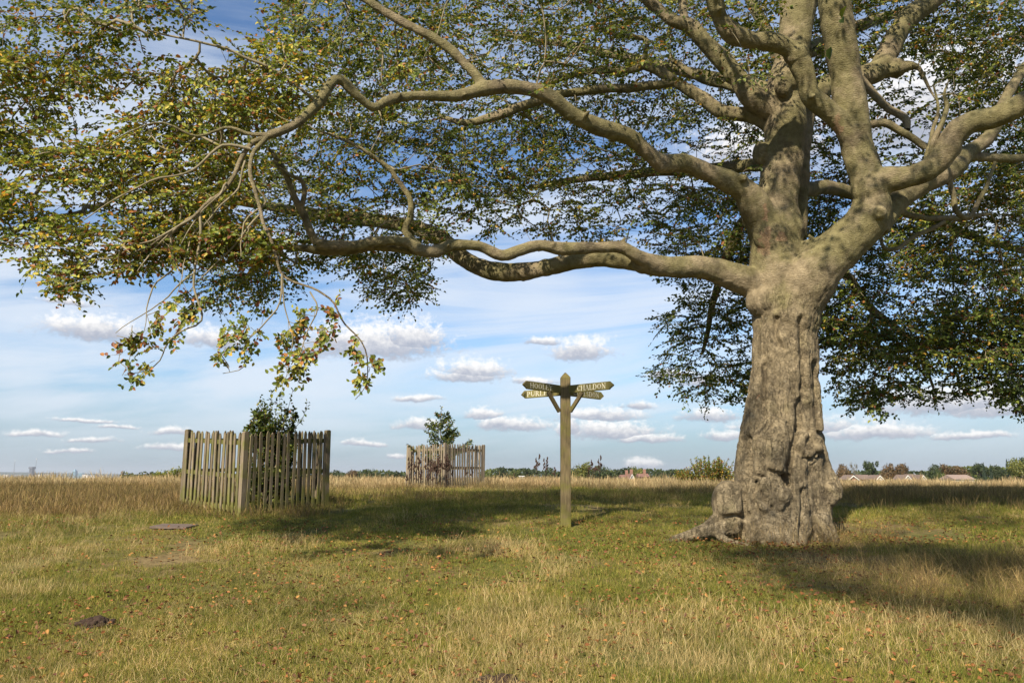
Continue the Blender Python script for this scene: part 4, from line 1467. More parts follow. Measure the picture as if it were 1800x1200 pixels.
# knots and swellings higher up
wball(1390, 130, 12.1, 20, 30, 18)
wball(1376, 148, 12.05, 16, 24, 14)
wball(1338, 270, 12.35, 16, 22)
wball(1546, 374, 11.38, 13, 13, 12)
wball(1395, 545, 12.15, 40, 34, 30)
wball(1345, 530, 12.25, 34, 30, 30)
wball(1360, 405, 12.15, 38, 46, 26)
wball(1305, 312, 11.7, 10, 10, 10)
wball(1530, 330, 11.6, 33, 36, 30)
wball(1165, 288, 11.4, 18, 18)
wball(850, 156, near_d(9.75), 14, 13)
wball(597, 140, near_d(8.2), 9, 9)
for px, py, d, r in ((1290, 130, 12.3, 19), (1400, 95, 11.1, 22), (1130, 463, 11.95, 20), (960, 471, 12.5, 17), (768, 441, 10.95, 13), (1665, 260, 11.2, 24), (1575, 121, 13.3, 18)):
    wball(px, py, d, r, r * .95)

_kr = random.Random(8)
for nm, p in PATHS.items():
    if not LIMBS[nm][1] or nm == 'trunk':
        continue
    # old scars, collars and snapped shoots along the limbs
    for _ in range(max(2, int(len(p) * .1 / .42))):
        row = p[_kr.randrange(2, len(p) - 2)]
        if row[3] > .24:
            continue
        dv = Vector((_kr.gauss(0, 1), _kr.gauss(0, 1) - .6, _kr.gauss(0, 1))).normalized()
        r_ = row[3] * _kr.uniform(.25, .42)
        wood.ball(Vector(row[:3]) + dv * row[3] * .78, (r_, r_, r_), None, 10)
        if _kr.random() < .22 and row[3] < .16:
            c0 = np.array(row[:3])
            d_ = np.array(dv[:])
            wood.tube(np.array([c0, c0 + d_ * row[3] * 1.3, c0 + d_ * row[3] * 2.0 + np.array([0, 0, .02])]), [row[3] * .45, row[3] * .3, row[3] * .24], 9)
tmp = obj('wood_tmp', wood.mesh('wood_tmp', None))
md = tmp.modifiers.new('r', 'REMESH')
md.mode = 'VOXEL'
md.voxel_size = 0.018
md.adaptivity = 0
dg = bpy.context.evaluated_depsgraph_get()
ev = tmp.evaluated_get(dg)
em = ev.to_mesh()
nv = len(em.vertices)
co = np.empty(nv * 3, np.float32)
em.vertices.foreach_get('co', co)
co = co.reshape(-1, 3).astype(float)
nf = len(em.polygons)
ls = np.empty(nf, np.int32)
em.polygons.foreach_get('loop_start', ls)
lt = np.empty(nf, np.int32)
em.polygons.foreach_get('loop_total', lt)
lv = np.empty(len(em.loops), np.int32)
em.loops.foreach_get('vertex_index', lv)
quads = np.stack([lv[ls + k] for k in range(3)] + [np.where(lt == 4, lv[np.minimum(ls + 3, len(lv) - 1)], lv[ls + 2])], -1)
ev.to_mesh_clear()
bpy.data.objects.remove(tmp)
quads = quads[lt == 4]
edges = np.vstack([quads[:, [0, 1]], quads[:, [1, 2]], quads[:, [2, 3]], quads[:, [3, 0]]])


def laplace(c, it, lam=.5):
    deg = np.bincount(edges.ravel(), minlength=nv)[:, None] + 1e-9
    for _ in range(it):
        acc = np.zeros_like(c)
        for a in range(3):
            acc[:, a] = np.bincount(edges[:, 0], c[edges[:, 1], a], nv) + np.bincount(edges[:, 1], c[edges[:, 0], a], nv)
        c = c + lam * (acc / deg - c)
    return c


def vnormals(c):
    fn = np.cross(c[quads[:, 2]] - c[quads[:, 0]], c[quads[:, 3]] - c[quads[:, 1]])
    n = np.zeros_like(c)
    for k in range(4):
        for a in range(3):
            n[:, a] += np.bincount(quads[:, k], fn[:, a], nv)
    return unit(n)


co = laplace(co, 3)
nrm = vnormals(co)
rough = np.clip((4.6 - co[:, 2]) / 0.9, 0, 1) * np.clip(1 - np.abs(co[:, 0] - 4.25) / 1.6, 0, 1) ** .3
rg = 1 - np.abs(2 * fbm(co * np.array([3.2, 3.2, .8]), 3) - 1) * 2.2
plate = np.abs(2 * fbm(co * np.array([9.0, 9.0, 5.0]) + 3, 3) - 1)
plate2 = np.abs(2 * fbm(co * np.array([6.5, 6.5, 1.1]) + 9, 3) - 1)
disp = rough * (0.022 * (rg - .5) + 0.024 * (fbm(co * np.array([8, 8, 5.]), 3) - .5) + .022 * (fbm(co * np.array([24, 24, 14.]), 2) - .5) - 0.018 * np.exp(-(plate / .05) ** 2) - .020 * np.exp(-(plate2 / .07) ** 2))
_bc = np.array(P(1283, 884, 11.98)[:])
disp *= 1 - .75 * np.exp(-(np.linalg.norm(co - _bc, axis=1) / .36) ** 4)
disp += (1 - rough) * (0.030 * (fbm(co * 3.1, 3) - .5) + 0.012 * (fbm(co * 9, 2) - .5))
disp += .006 * (fbm(co * np.array([12, 12, 45.]), 2) - .5)
co = co + nrm * disp[:, None]
# long creases between the buttresses and round the burrs
v = co - np.array([0, 0, EYE])
zc = v[:, 1] * CP + v[:, 2] * SP
vx = 900 + F * v[:, 0] / zc
vy = 600 - F * (-v[:, 1] * SP + v[:, 2] * CP) / zc
front = (nrm[:, 1] < -.05) & (co[:, 2] < 4.2)
CREASE = [[(1404, 705), (1402, 750), (1393, 790), (1386, 825), (1380, 852)], [(1412, 862), (1413, 900), (1409, 945)], [(1316, 770), (1320, 810), (1312, 850), (1310, 890), (1309, 940)],
          [(1330, 850), (1325, 875), (1336, 899), (1348, 903)], [(1352, 828), (1372, 836), (1384, 850)], [(1402, 792), (1412, 804), (1426, 808), (1438, 798)], [(1337, 905), (1340, 950)],
          [(1366, 560), (1362, 590), (1376, 610)], [(1346, 640), (1342, 690), (1346, 730)], [(1408, 560), (1412, 640), (1410, 700)], [(1432, 640), (1436, 720), (1440, 760)], [(1318, 905), (1290, 908), (1262, 912)]]
for ln_ in CREASE:
    q = smooth_path(np.array([(a, b_, 0.0) for a, b_ in ln_]), 4.0)
    dm = np.full(len(co), 1e9)
    idx = np.nonzero(front & (vx > q[:, 0].min() - 30) & (vx < q[:, 0].max() + 30) & (vy > q[:, 1].min() - 30) & (vy < q[:, 1].max() + 30))[0]
    if len(idx):
        wig = 5 * (fbm(np.stack([vy[idx] * .06, vx[idx] * 0, vx[idx] * 0], -1), 2) - .5)
        dd = np.hypot(vx[idx, None] + wig[:, None] - q[None, :, 0], vy[idx, None] - q[None, :, 1]).min(1)
        co[idx] -= nrm[idx] * (.065 * np.exp(-(dd / 4.2) ** 2) - .018 * np.exp(-((dd - 11) / 6) ** 2))[:, None]
# hollow stubs: press a hole into each cut end
for px, py, d, r, ax in ((1304, 304, 11.68, 7, (-.1, -.3, 1)), (1546, 372, 11.26, 6, (0, -1, .1)), (1470, 414, 11.86, 8, (.7, -.6, .2))):
    c0 = np.array(P(px, py, d)[:])
    k = r * mpp(px, py, d)
    q = np.linalg.norm(co - c0, axis=1)
    a = unit(np.array(ax, float))
    co = co - a[None] * (np.exp(-(q / k) ** 4) * k * 1.4)[:, None]
co = laplace(co, 1, .35)
nrm = vnormals(co)

# --- bark
bark, t, b = new_mat('beech_bark')
geo = t.add('ShaderNodeNewGeometry')
pos = geo.outputs['Position']
sp = t.add('ShaderNodeSeparateXYZ')
t.l.new(pos, sp.inputs[0])
n1 = t.noise(pos, 1.6, 5, .6)
n2 = t.noise(pos, 7.0, 6, .65)
n3 = t.noise(t.vmath('MULTIPLY', pos, (1, 1, 3.2)), 26.0, 5, .65)
basec = t.ramp(n2, [(.28, (.132, .104, .064)), (.5, (.255, .206, .130)), (.74, (.38, .308, .20))])
greenc = t.ramp(n2, [(.3, (.115, .105, .040)), (.7, (.235, .215, .095))])
sn = t.add('ShaderNodeSeparateXYZ')
t.l.new(geo.outputs['Normal'], sn.inputs[0])
gfac = t.math('MULTIPLY', t.step(t.math('MULTIPLY_ADD', t.step(sp.outputs[2], 3.0, 5.5), .22, n1), .56, .80), .75)
c = t.mix(gfac, basec, greenc)
crk = t.noise(t.vmath('MULTIPLY', pos, (1.5, 1.5, .42)), 5.5, 6, .7, .8)
crk = t.math('ABSOLUTE', t.math('SUBTRACT', crk, .5))
crkf = t.math('MULTIPLY', t.step(crk, .016, .002), t.math('MULTIPLY', t.step(sp.outputs[2], 4.8, 3.6), t.step(n1, .34, .56)))
c = t.mix(t.math('MULTIPLY', crkf, .38), c, c4((.04, .03, .02)))
dark = t.step(t.noise(pos, 2.6, 6, .7, .4), .50, .70)
c = t.mix(t.math('MULTIPLY', dark, t.math('MULTIPLY_ADD', t.step(sp.outputs[2], 4.7, 3.6), .2, .6)), c, c4((.078, .062, .042)))
lich = t.noise(pos, 34.0, 3, .6)
c = t.mix(t.math('MULTIPLY', t.step(lich, .66, .74), .5), c, c4((.47, .45, .36)))
c = t.mix(t.math('MULTIPLY', t.step(n3, .60, .78), .45), c, c4((.42, .37, .29)))
c = t.mix(t.math('MULTIPLY', t.step(n3, .42, .28), .55), c, c4((.06, .047, .033)))
# bare wound where bark is torn off
wn = t.noise(pos, 6.0, 5, .6, col=True)
wv = t.vmath('MULTIPLY', t.vmath('SUBTRACT', wn, (.5, .5, .5)), (.28, .28, .28))
for px, py, d, rx, rz in ((1352, 418, 11.85, .10, .26), (1380, 412, 11.85, .10, .10), (1345, 372, 11.9, .045, .14), (1340, 693, 11.8, .022, .03), (1480, 225, 11.25, .05, .3)):
    q = P(px, py, d)
    dv = t.vmath('MULTIPLY', t.vmath('SUBTRACT', t.vmath('ADD', pos, wv), (q.x, q.y, q.z)), (1 / rx, 1 / .5, 1 / rz))
    ln = t.vmath('LENGTH', dv, out=1)
    c = t.mix(t.math('MULTIPLY', t.step(ln, 1.0, .75), .85), c, t.ramp(n3, [(.3, (.20, .12, .075)), (.7, (.42, .29, .18))]))
for px, py, d, rr_ in ((1304, 306, 11.68, .06), (1546, 372, 11.27, .05), (1468, 415, 11.85, .07), (1380, 859, 11.6, .02)):
    q = P(px, py, d)
    ln = t.vmath('LENGTH', t.vmath('SUBTRACT', pos, (q.x, q.y, q.z)), out=1)
    c = t.mix(t.math('MULTIPLY', t.step(ln, rr_ * 1.2, rr_ * .6), .8), c, c4((.03, .02, .014)))
t.l.new(c, b.inputs['Base Color'])
b.inputs['Roughness'].default_value = .8
b.inputs['Specular IOR Level'].default_value = .2
vo = t.add('ShaderNodeTexVoronoi', feature='DISTANCE_TO_EDGE')
vo.inputs['Scale'].default_value = 7.0
t.l.new(t.vmath('ADD', t.vmath('MULTIPLY', pos, (1, 1, .6)), t.vmath('MULTIPLY', wn, (.5, .5, .5))), vo.inputs['Vector'])
crack = t.math('MULTIPLY', t.step(vo.outputs['Distance'], .045, 0), t.step(sp.outputs[2], 4.6, 3.4))
hgt = t.math('ADD', t.math('MULTIPLY', n3, .7), t.math('MULTIPLY', n2, .8))
hgt = t.math('SUBTRACT', hgt, t.math('MULTIPLY_ADD', crack, .3, t.math('MULTIPLY', crkf, .6)))
bp = t.add('ShaderNodeBump')
bp.inputs['Strength'].default_value = 1.0
bp.inputs['Distance'].default_value = .05
t.l.new(hgt, bp.inputs['Height'])
t.l.new(bp.outputs[0], b.inputs['Normal'])

beech = empty('beech_tree', tuple(P(1383, 938, TD)), 0, 'huge spreading old beech with gnarled trunk and long crooked limbs', 'tree')
off = np.array(beech.location[:])
names = [n for n in PATHS if LIMBS[n][1]]
kd = kdtree.KDTree(sum(len(PATHS[n]) for n in names))
owner, orad = [], []
k = 0
for i, n in enumerate(names):
    for row in PATHS[n]:
        kd.insert(Vector(row[:3]), k)
        owner.append(i)
        orad.append(row[3])
        k += 1
kd.balance()
fc = co[quads].mean(1)
own = np.zeros(len(quads), np.int32)
for i in range(len(quads)):
    p = fc[i]
    if p[2] < 3.9:
        continue
    best, bi = 1e9, 0
    for _, j, dd in kd.find_n(p, 5):
        s = dd - orad[j]
        if s < best:
            best, bi = s, owner[j]
    own[i] = bi
MERGE = {'mid_stub': 'mid', 'upper_fork': 'upper', 'stub': 'trunk', 'low_strand': 'low_front'}
grp = np.array([names.index(MERGE.get(n, n)) for n in names])
own = grp[own]
for i, n in enumerate(names):
    fs = quads[own == i]
    if not len(fs):
        continue
    used, inv = np.unique(fs, return_inverse=True)
    me = mesh_np('trunk' if n == 'trunk' else 'limb', co[used] - off, inv.reshape(-1, 4), bark, True)
    if len(me.vertices) == len(used):
        me.normals_split_custom_set_from_vertices(nrm[used].astype(np.float32).tolist())
    o = obj(me.name.split('.')[0], me, beech)
    if n == 'cracked':
        o['label'] = 'limb with split bark and bare brown wood'

# --- thinner limbs (own meshes), twigs and leaves grown through the crown
TWIGBARK = plain('beech_twig_bark', (0.27, 0.225, 0.15), 0.85, 0.3, 9, 0.4, 40, (1, 1, 1), (0.15, 0.13, 0.075))
for nm, p in PATHS.items():
    if not LIMBS[nm][1]:
        s = np.arange(len(p)) * .1
        jit = (np.stack([fbm(np.stack([s * 2.2, s * 0 + k * 9 + len(nm), s * 0], -1), 2) for k in range(3)], -1) - .5) * 2
        amp = (np.minimum(p[:, 3] * 1.2, .03) + (.05 if nm.startswith(('spray', 'far_left')) else 0))[:, None] * np.minimum(1, s / .3)[:, None]
        V, Q = tube_vf(p[:, :3] + jit * amp - off, np.maximum(p[:, 3], .0035), 9)
        o = obj('limb', mesh_np('limb', V, Q, bark if p[0, 3] > .03 else TWIGBARK, True), beech)
        if nm in ('right_top_break', 'dead_stem'):
            o['label'] = 'broken dead limb'


def in_poly(x, y, poly):
    x, y = np.asarray(x), np.asarray(y)
    ins = np.zeros(len(x), bool)
    n = len(poly)
    for i in range(n):
        x0, y0 = poly[i]
        x1, y1 = poly[(i + 1) % n]
        c_ = ((y0 > y) != (y1 > y)) & (x < (x1 - x0) * (y - y0) / (y1 - y0 + 1e-12) + x0)
        ins ^= c_
    return ins


# (outline as seen from the camera, nearest, farthest, sprays, palette, spray size, leaf scale)
REG = [
    ('left_front', [(-50, 90), (60, 95), (200, 85), (330, 105), (420, 70), (520, 70), (590, 150), (560, 225), (480, 262), (440, 330), (425, 415), (350, 432), (240, 440), (150, 470), (125, 515), (95, 515), (60, 470), (30, 380), (-50, 420)], 7.3, 9.2, 800, P_AUT, 1.0, 1.0),
    ('left_edge', [(-60, 180), (120, 300), (100, 400), (0, 440), (-80, 440)], 7.5, 9, 90, P_MID, .9, 1.0),
    ('left_low_yellow', [(95, 515), (60, 470), (190, 425), (300, 400), (420, 395), (500, 420), (470, 470), (400, 440), (320, 450), (240, 480), (190, 480)], 6.9, 7.8, 150, P_DROOP, .62, .95),
    ('mid_back', [(360, 180), (620, 150), (960, 180), (990, 290), (940, 350), (905, 390), (880, 420), (840, 385), (800, 400), (770, 440), (745, 520), (690, 540), (640, 500), (600, 470), (540, 460), (480, 520), (380, 540), (340, 470), (330, 320)], 11, 15.5, 1200, P_GREEN * .7 + P_MID * .3, 1.0, 1.05),
    ('mid_right', [(900, 180), (1340, 130), (1330, 300), (1310, 430), (1240, 450), (1170, 460), (1130, 400), (1060, 430), (990, 415), (930, 410), (960, 340)], 12, 17, 520, P_GREEN * .6 + P_MID * .4, 1.0, 1.05),
    ('left_curtain', [(1165, 480), (1200, 440), (1320, 400), (1330, 700), (1285, 715), (1190, 690), (1145, 660), (1180, 600), (1160, 560)], 15, 18, 330, P_GREEN, 1.0, 1.1),
    ('right_curtain', [(1430, 430), (1550, 390), (1620, 310), (1830, 250), (1830, 620), (1700, 640), (1560, 640), (1470, 600), (1430, 560)], 13.4, 17.5, 1250, P_GREEN * .6 + P_MID * .4, 1.0, 1.1),
    ('right_hem', [(1430, 540), (1560, 560), (1830, 540), (1830, 740), (1790, 735), (1740, 690), (1660, 705), (1590, 690), (1530, 730), (1490, 700), (1445, 640)], 14, 17, 560, P_GREEN, .9, 1.1),
    ('top', [(480, -50), (1400, -50), (1400, 110), (1340, 150), (960, 160), (760, 150), (560, 130), (480, 60)], 9.5, 16, 850, P_GREEN * .4 + P_MID * .6, 1.0, 1.05),
    ('top_right', [(1350, -50), (1830, -50), (1830, 250), (1700, 250), (1660, 110), (1560, 70), (1520, 160), (1420, 130)], 12.6, 17, 620, P_GREEN * .5 + P_MID * .5, 1.0, 1.1),
    ('top_left', [(-90, -50), (340, -50), (345, 30), (215, 75), (60, 100), (-90, 130)], 6.8, 9, 150, P_MID, .9, 1.0),
    ('behind_stem', [(1405, 190), (1500, 240), (1550, 330), (1500, 430), (1410, 430)], 14.5, 18, 190, P_GREEN * .5 + P_MID * .5, 1.0, 1.1),
    ('behind_left', [(1180, 330), (1340, 320), (1340, 470), (1200, 460)], 15, 18, 150, P_GREEN * .5 + P_MID * .5, 1.0, 1.1),
    ('far_side', [(560, -50), (1830, -50), (1830, 330), (1560, 330), (1300, 200), (900, 260), (560, 250)], 14, 18, 720, P_GREEN, 1.2, 1.3),
    ('droop_a', [(200, 600), (260, 545), (310, 500), (350, 500), (352, 550), (300, 610), (265, 650), (225, 672)], 6.85, 6.97, 34, P_DROOP, .40, .92),
    ('droop_b', [(382, 590), (430, 560), (480, 552), (450, 590), (432, 630), (390, 664)], 6.8, 6.92, 16, P_DROOP, .38, .92),
    ('droop_c', [(470, 610), (520, 560), (590, 525), (610, 550), (560, 600), (545, 650), (490, 672), (470, 655)], 6.85, 7.0, 32, P_DROOP, .40, .92),
    ('droop_d', [(600, 590), (645, 590), (656, 640), (655, 690), (620, 690), (640, 640)], 6.95, 7.03, 11, P_DROOP, .32, .92),
]
T_pos, T_reg = [], []
LP = []
for nm, p in PATHS.items():
    if nm.startswith(('back_', 'over_', 'far_left', 'low_back', 'loop', 'spray_left', 'spray_four', 'second_out', 'front_riser_fork', 'bent')):
        continue
    q = p[::2]
    v = q[:, :3] - np.array([0, 0, EYE])
    zc = v[:, 1] * CP + v[:, 2] * SP
    yc = -v[:, 1] * SP + v[:, 2] * CP
    LP.append(np.stack([900 + F * v[:, 0] / zc, 600 - F * yc / zc, q[:, 1], q[:, 3] * F / zc], -1)[q[:, 1] > .5])
LP = np.vstack(LP)


def open_view(px, py, d):
    """leaves hang beside and behind the bare inner limbs, seldom across them"""
    ok = np.ones(len(px), bool)
    for i in range(len(px)):
        dx = np.hypot(LP[:, 0] - px[i], LP[:, 1] - py[i])
        hit = (dx < LP[:, 3] + 210.0 / d[i]) & (LP[:, 2] > d[i] - .12)
        if hit.any() and rng.random() < .9:
            ok[i] = False
    return ok


for ri, (nm, poly, d0, d1, cnt, pal, ss, ls_) in enumerate(REG):
    pa = np.array(poly, float)
    got = 0
    while got < cnt:
        px = rng.uniform(pa[:, 0].min(), pa[:, 0].max(), 400)
        py = rng.uniform(pa[:, 1].min(), pa[:, 1].max(), 400)
        d = rng.uniform(near_d(d0), near_d(d1), 400)
        ok = in_poly(px, py, poly)
        px, py, d = px[ok], py[ok], d[ok]
        if not nm.startswith('droop') and nm not in ('left_low_yellow',):
            ok = open_view(px, py, d)
            px, py, d = px[ok], py[ok], d[ok]
        pts = np.array([P(a, b_, c_)[:] for a, b_, c_ in zip(px, py, d)]).reshape(-1, 3)
        if not len(pts):
            continue
        cl = fbm(pts * np.array([1.0, 1.0, 1.9]) + ri * 5, 2)
        lim = .30 if nm.startswith('droop') else .46 if nm.startswith('right') else .53
        pts = pts[cl > lim - .18 * rng.random(len(pts))]
        T_pos.append(pts[:cnt - got])
        got += len(pts[:cnt - got])
        T_reg += [ri] * len(T_pos[-1])
# the rest of the crown, above the picture
OVER = len(REG)
cnt = 0
while cnt < 900:
    q = rng.uniform((-4.5, 1.0, 5.5), (12.5, 20, 14), (600, 3))
    e = (q - np.array([4.5, 11, 7.5])) / np.array([8.5, 10.0, 6.5])
    q = q[(e ** 2).sum(1) < 1]
    # picture row of each point; keep only what is above the frame
    v = q - np.array([0, 0, EYE])
    zc = v[:, 1] * CP + v[:, 2] * SP
    yc = -v[:, 1] * SP + v[:, 2] * CP
    q = q[600 - F * yc / zc < -150]
    # where its shadow lands: the left meadow and the trunk stay mostly sunlit
    hit = q + np.array(LDIR) * ((q[:, 2] - .7) / -LDIR.z)[:, None]
    hy, hx = hit[:, 1], hit[:, 0]
    pr = np.where(hy < 7.2, .03, np.where(hy < 10.9, np.where(hx > 2.2 + np.abs(hy - 9.0) * 1.0, 1.0, .04), np.where(hy < 13.6, .12, .6)))
    s_ = (11.8 - q[:, 1]) / LDIR.y
    xh, zh = q[:, 0] + LDIR.x * s_, q[:, 2] + LDIR.z * s_
    pr = np.where((s_ > 0) & (xh > 3.0) & (xh < 5.4) & (zh > 0) & (zh < 5.6), np.minimum(pr, .12), pr)
    pr = np.where((hx < -1.0) & (hy > 9), pr * .12, pr)
    q = q[rng.random(len(q)) < pr]
    cl = fbm(q * .5 + 40, 2)
    q = q[cl > .5]
    T_pos.append(q[:900 - cnt])
    cnt += len(T_pos[-1])
    T_reg += [OVER] * len(T_pos[-1])
# boughs overhead that shade the right foreground
hp = [(2.9, 11.2), (7.4, 11.4), (6.4, 9.5), (4.7, 7.1), (3.9, 8.1), (3.1, 9.6)]
hx = rng.uniform(2.8, 7.5, 1500)
hy = rng.uniform(7, 11.5, 1500)
ok = in_poly(hx, hy, hp)
hx, hy = hx[ok], hy[ok]
cl = fbm(np.stack([hx * .9, hy * .9, hx * 0 + 3], -1), 2)
hx, hy = hx[cl > .42][:300], hy[cl > .42][:300]
zz = rng.uniform(5.6, 8.8, len(hx))
q = np.stack([hx, hy, hx * 0 + .5], -1) - np.array(LDIR) * ((zz - .5) / -LDIR.z)[:, None] * -1 * -1
v = q - np.array([0, 0, EYE])
q = q[600 - F * (-v[:, 1] * SP + v[:, 2] * CP) / (v[:, 1] * CP + v[:, 2] * SP) < -170]
T_pos.append(q)
T_reg += [OVER] * len(q)
T_pos = np.vstack(T_pos)
T_reg = np.array(T_reg)
NTG = len(T_pos)

S_pos, S_rad, S_dir = [], [], []
for nm, p in PATHS.items():
    q = p[::2]
    if nm == 'trunk':
        q = q[q[:, 2] > 5.0]
    S_pos.append(q[:, :3])
    S_rad.append(q[:, 3])
S_pos = np.vstack(S_pos)
S_rad = np.concatenate(S_rad)
NS = len(S_pos)
NODE = np.vstack([S_pos, T_pos])
plen = np.zeros(NS + NTG)
par = np.full(NS + NTG, -1)
cost = np.full(NTG, 1e9)
best = np.zeros(NTG, int)
bdist = np.zeros(NTG)
thick = np.clip((S_rad - .05) * 1.2, 0, .4)
for i0 in range(0, NS, 200):
    dm = np.linalg.norm(T_pos[:, None] - S_pos[None, i0:i0 + 200], axis=2)
    cm_ = dm + thick[None, i0:i0 + 200]
    j = cm_.argmin(1)
    m_ = cm_[np.arange(NTG), j]
    upd = m_ < cost
    cost[upd] = m_[upd]
    best[upd] = j[upd] + i0
    bdist[upd] = dm[np.arange(NTG), j][upd]
alive = np.ones(NTG, bool)
BF = .22
for _ in range(NTG):
    c_ = np.where(alive, cost, 1e9)
    i = int(c_.argmin())
    alive[i] = False
    par[NS + i] = best[i]
    plen[NS + i] = plen[best[i]] + bdist[i]
    dm = np.linalg.norm(T_pos - T_pos[i], axis=1)
    cm_ = dm + BF * plen[NS + i]
    upd = alive & (cm_ < cost)
    cost[upd] = cm_[upd]
    best[upd] = NS + i
    bdist[upd] = dm[upd]
ndes = np.ones(NS + NTG)
order = np.argsort(-plen[NS:])
kids = {}
for i in order:
    g_ = NS + i
    ndes[par[g_]] += ndes[g_]
    kids.setdefault(par[g_], []).append(g_)
rad = .0030 * ndes ** .40
tw = NB()
inc = np.zeros((NTG, 3))


def chain(start, first):
    """follow the strongest child from start"""
    seq = [start, first]
    while True:
        ch = kids.get(seq[-1])
        if not ch:
            break
        seq.append(max(ch, key=lambda q: ndes[q]))
    return seq


stack = []
for p_, ch in kids.items():
    srt = sorted(ch, key=lambda q: -ndes[q])
    for n_, q in enumerate(srt):
        if p_ < NS or n_ > 0:
            stack.append((p_, q))
for p_, q in stack:
    seq = chain(p_, q)
    rows = np.array([(*NODE[s], 0) for s in seq])
    r_ = rad[seq].copy()
    r_[0] = min(r_[1] * 1.05, S_rad[p_] * .8 if p_ < NS else 1)
    rows[:, 3] = r_
    sm = smooth_path(rows, .16)
    n_ = len(sm)
    s_ = np.arange(n_) * .16
    jt = (np.stack([fbm(np.stack([s_ * 2.4 + q * .37, s_ * 0 + k * 7.7, s_ * 0], -1), 2) for k in range(3)], -1) - .5) * .10
    jt *= np.minimum(1, s_ / .3)[:, None]
    pth = sm[:, :3] + jt
    V, Q = tube_vf(pth - off, np.maximum(sm[:, 3], .0028), 5)
    tw.add(V, Q)
for i in range(NTG):
    inc[i] = NODE[NS + i] - NODE[par[NS + i]]
inc = unit(inc)
inc[:, 2] = inc[:, 2] * .55 - .12
inc = unit(inc)

# sprays: twiglets fan out in a flattish plane, leaves alternate along them
SPR = np.array([r[6] for r in REG] + [2.0])
LSC = np.array([r[7] for r in REG] + [1.5])
PAL = [r[5] for r in REG] + [P_GREEN]
KT, KL = 4, 8
fo_V, fo_Q, fo_T = {}, {}, {}
up = unit(np.array([[0, 0, 1.0]]) - np.array(LDIR)[None] * .75 + rng.normal(0, .36, (NTG, 3)))
hang = np.array([r[0].startswith('droop') for r in REG] + [False])[T_reg]
inc[hang] = unit(inc[hang] + np.array([0, 0, -.5]))
up[hang] = unit(np.array([[0, -.9, .5]]) + rng.normal(0, .4, (hang.sum(), 3)))
sd = unit(np.cross(up, inc))
up = np.cross(inc, sd)
ang = rng.uniform(-1, 1, (NTG, KT)) * .35 + np.linspace(-.95, .95, KT)[None]
tdir = inc[:, None] * np.cos(ang)[..., None] + sd[:, None] * np.sin(ang)[..., None]
tlen = rng.uniform(.18, .46, (NTG, KT)) * SPR[T_reg][:, None]
tdroop = rng.uniform(-.25, .05, (NTG, KT))
f_ = (np.arange(KL) + .8)[None, None] / KL
f_ = f_ + rng.uniform(-.05, .05, (NTG, KT, KL))
pos_ = T_pos[:, None, None] + tdir[:, :, None] * (tlen[..., None] * f_)[..., None]
pos_[..., 2] += tdroop[..., None] * tlen[..., None] * f_ ** 2
sgn = np.where(np.arange(KL) % 2 == 0, 1, -1)[None, None, :, None]
tside = np.cross(up[:, None], tdir)
ld = unit(tdir[:, :, None] * .75 + tside[:, :, None] * sgn * .75 + rng.normal(0, .28, pos_.shape) + np.array([0, 0, -.12]))
ln = unit(up[:, None, None] + rng.normal(0, .42, pos_.shape))
ll = (.062 * LSC[T_reg])[:, None, None] * rng.uniform(.7, 1.2, f_.shape)
keep = (rng.random(f_.shape) < np.where(hang, .6, .88)[:, None, None])
pc = np.stack(PAL)[T_reg]
pc = pc / pc.sum(1, keepdims=True)
# autumn colour comes in patches, spray by spray
patch = fbm(T_pos * 1.1 + 70, 2)
shift = np.clip((patch - .45) * 2.2, 0, .6)[:, None]
pc = pc * (1 - shift) + (P_AUT / P_AUT.sum())[None] * shift
cum = np.cumsum(pc, 1)
u_ = rng.random(f_.shape)
ci = (u_[..., None] > cum[:, None, None, :]).sum(-1).clip(0, 7)
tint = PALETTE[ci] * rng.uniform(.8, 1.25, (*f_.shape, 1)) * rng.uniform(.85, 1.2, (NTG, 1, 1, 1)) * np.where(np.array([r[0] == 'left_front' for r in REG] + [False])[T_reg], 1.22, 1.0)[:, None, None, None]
# twiglets
tt = pos_[:, :, -1]
a_ = T_pos[:, None] + tdir * 0
w_ = np.cross(tdir, up[:, None])
rt = .0022
e1, e2 = w_ * rt, up[:, None] * rt
mid = pos_[:, :, KL // 2 - 1]
V = np.stack([a_ + e1, a_ - e1 * .5 + e2, a_ - e1 * .5 - e2, mid + e1 * .8, mid - e1 * .4 + e2 * .8, mid - e1 * .4 - e2 * .8, tt + e1 * .4, tt - e1 * .2 + e2 * .4, tt - e1 * .2 - e2 * .4], 2).reshape(-1, 3)
qb = np.array([[0, 1, 4, 3], [1, 2, 5, 4], [2, 0, 3, 5], [3, 4, 7, 6], [4, 5, 8, 7], [5, 3, 6, 8]])
tw.add(V - off, (np.arange(NTG * KT)[:, None, None] * 9 + qb[None]).reshape(-1, 4))
tag(obj('twigs', tw.mesh('twigs', TWIGBARK, True), beech), kind='stuff')
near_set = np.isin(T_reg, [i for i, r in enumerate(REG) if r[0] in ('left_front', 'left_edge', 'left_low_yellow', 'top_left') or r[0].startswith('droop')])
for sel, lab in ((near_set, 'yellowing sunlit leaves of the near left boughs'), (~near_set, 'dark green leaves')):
    k_ = keep[sel]
    V, Q = leaves_vq(pos_[sel][k_] - off, ld[sel][k_], ln[sel][k_], ll[sel][k_], ll[sel][k_] * .62)
    o = obj('crown', mesh_np('crown', V, Q, LEAF, False, np.repeat(tint[sel][k_], 6, 0)), beech)
    tag(o, lab, kind='stuff')
print('beech: sprays', NTG, 'leaves', int(keep.sum()), 'wood faces', len(quads))

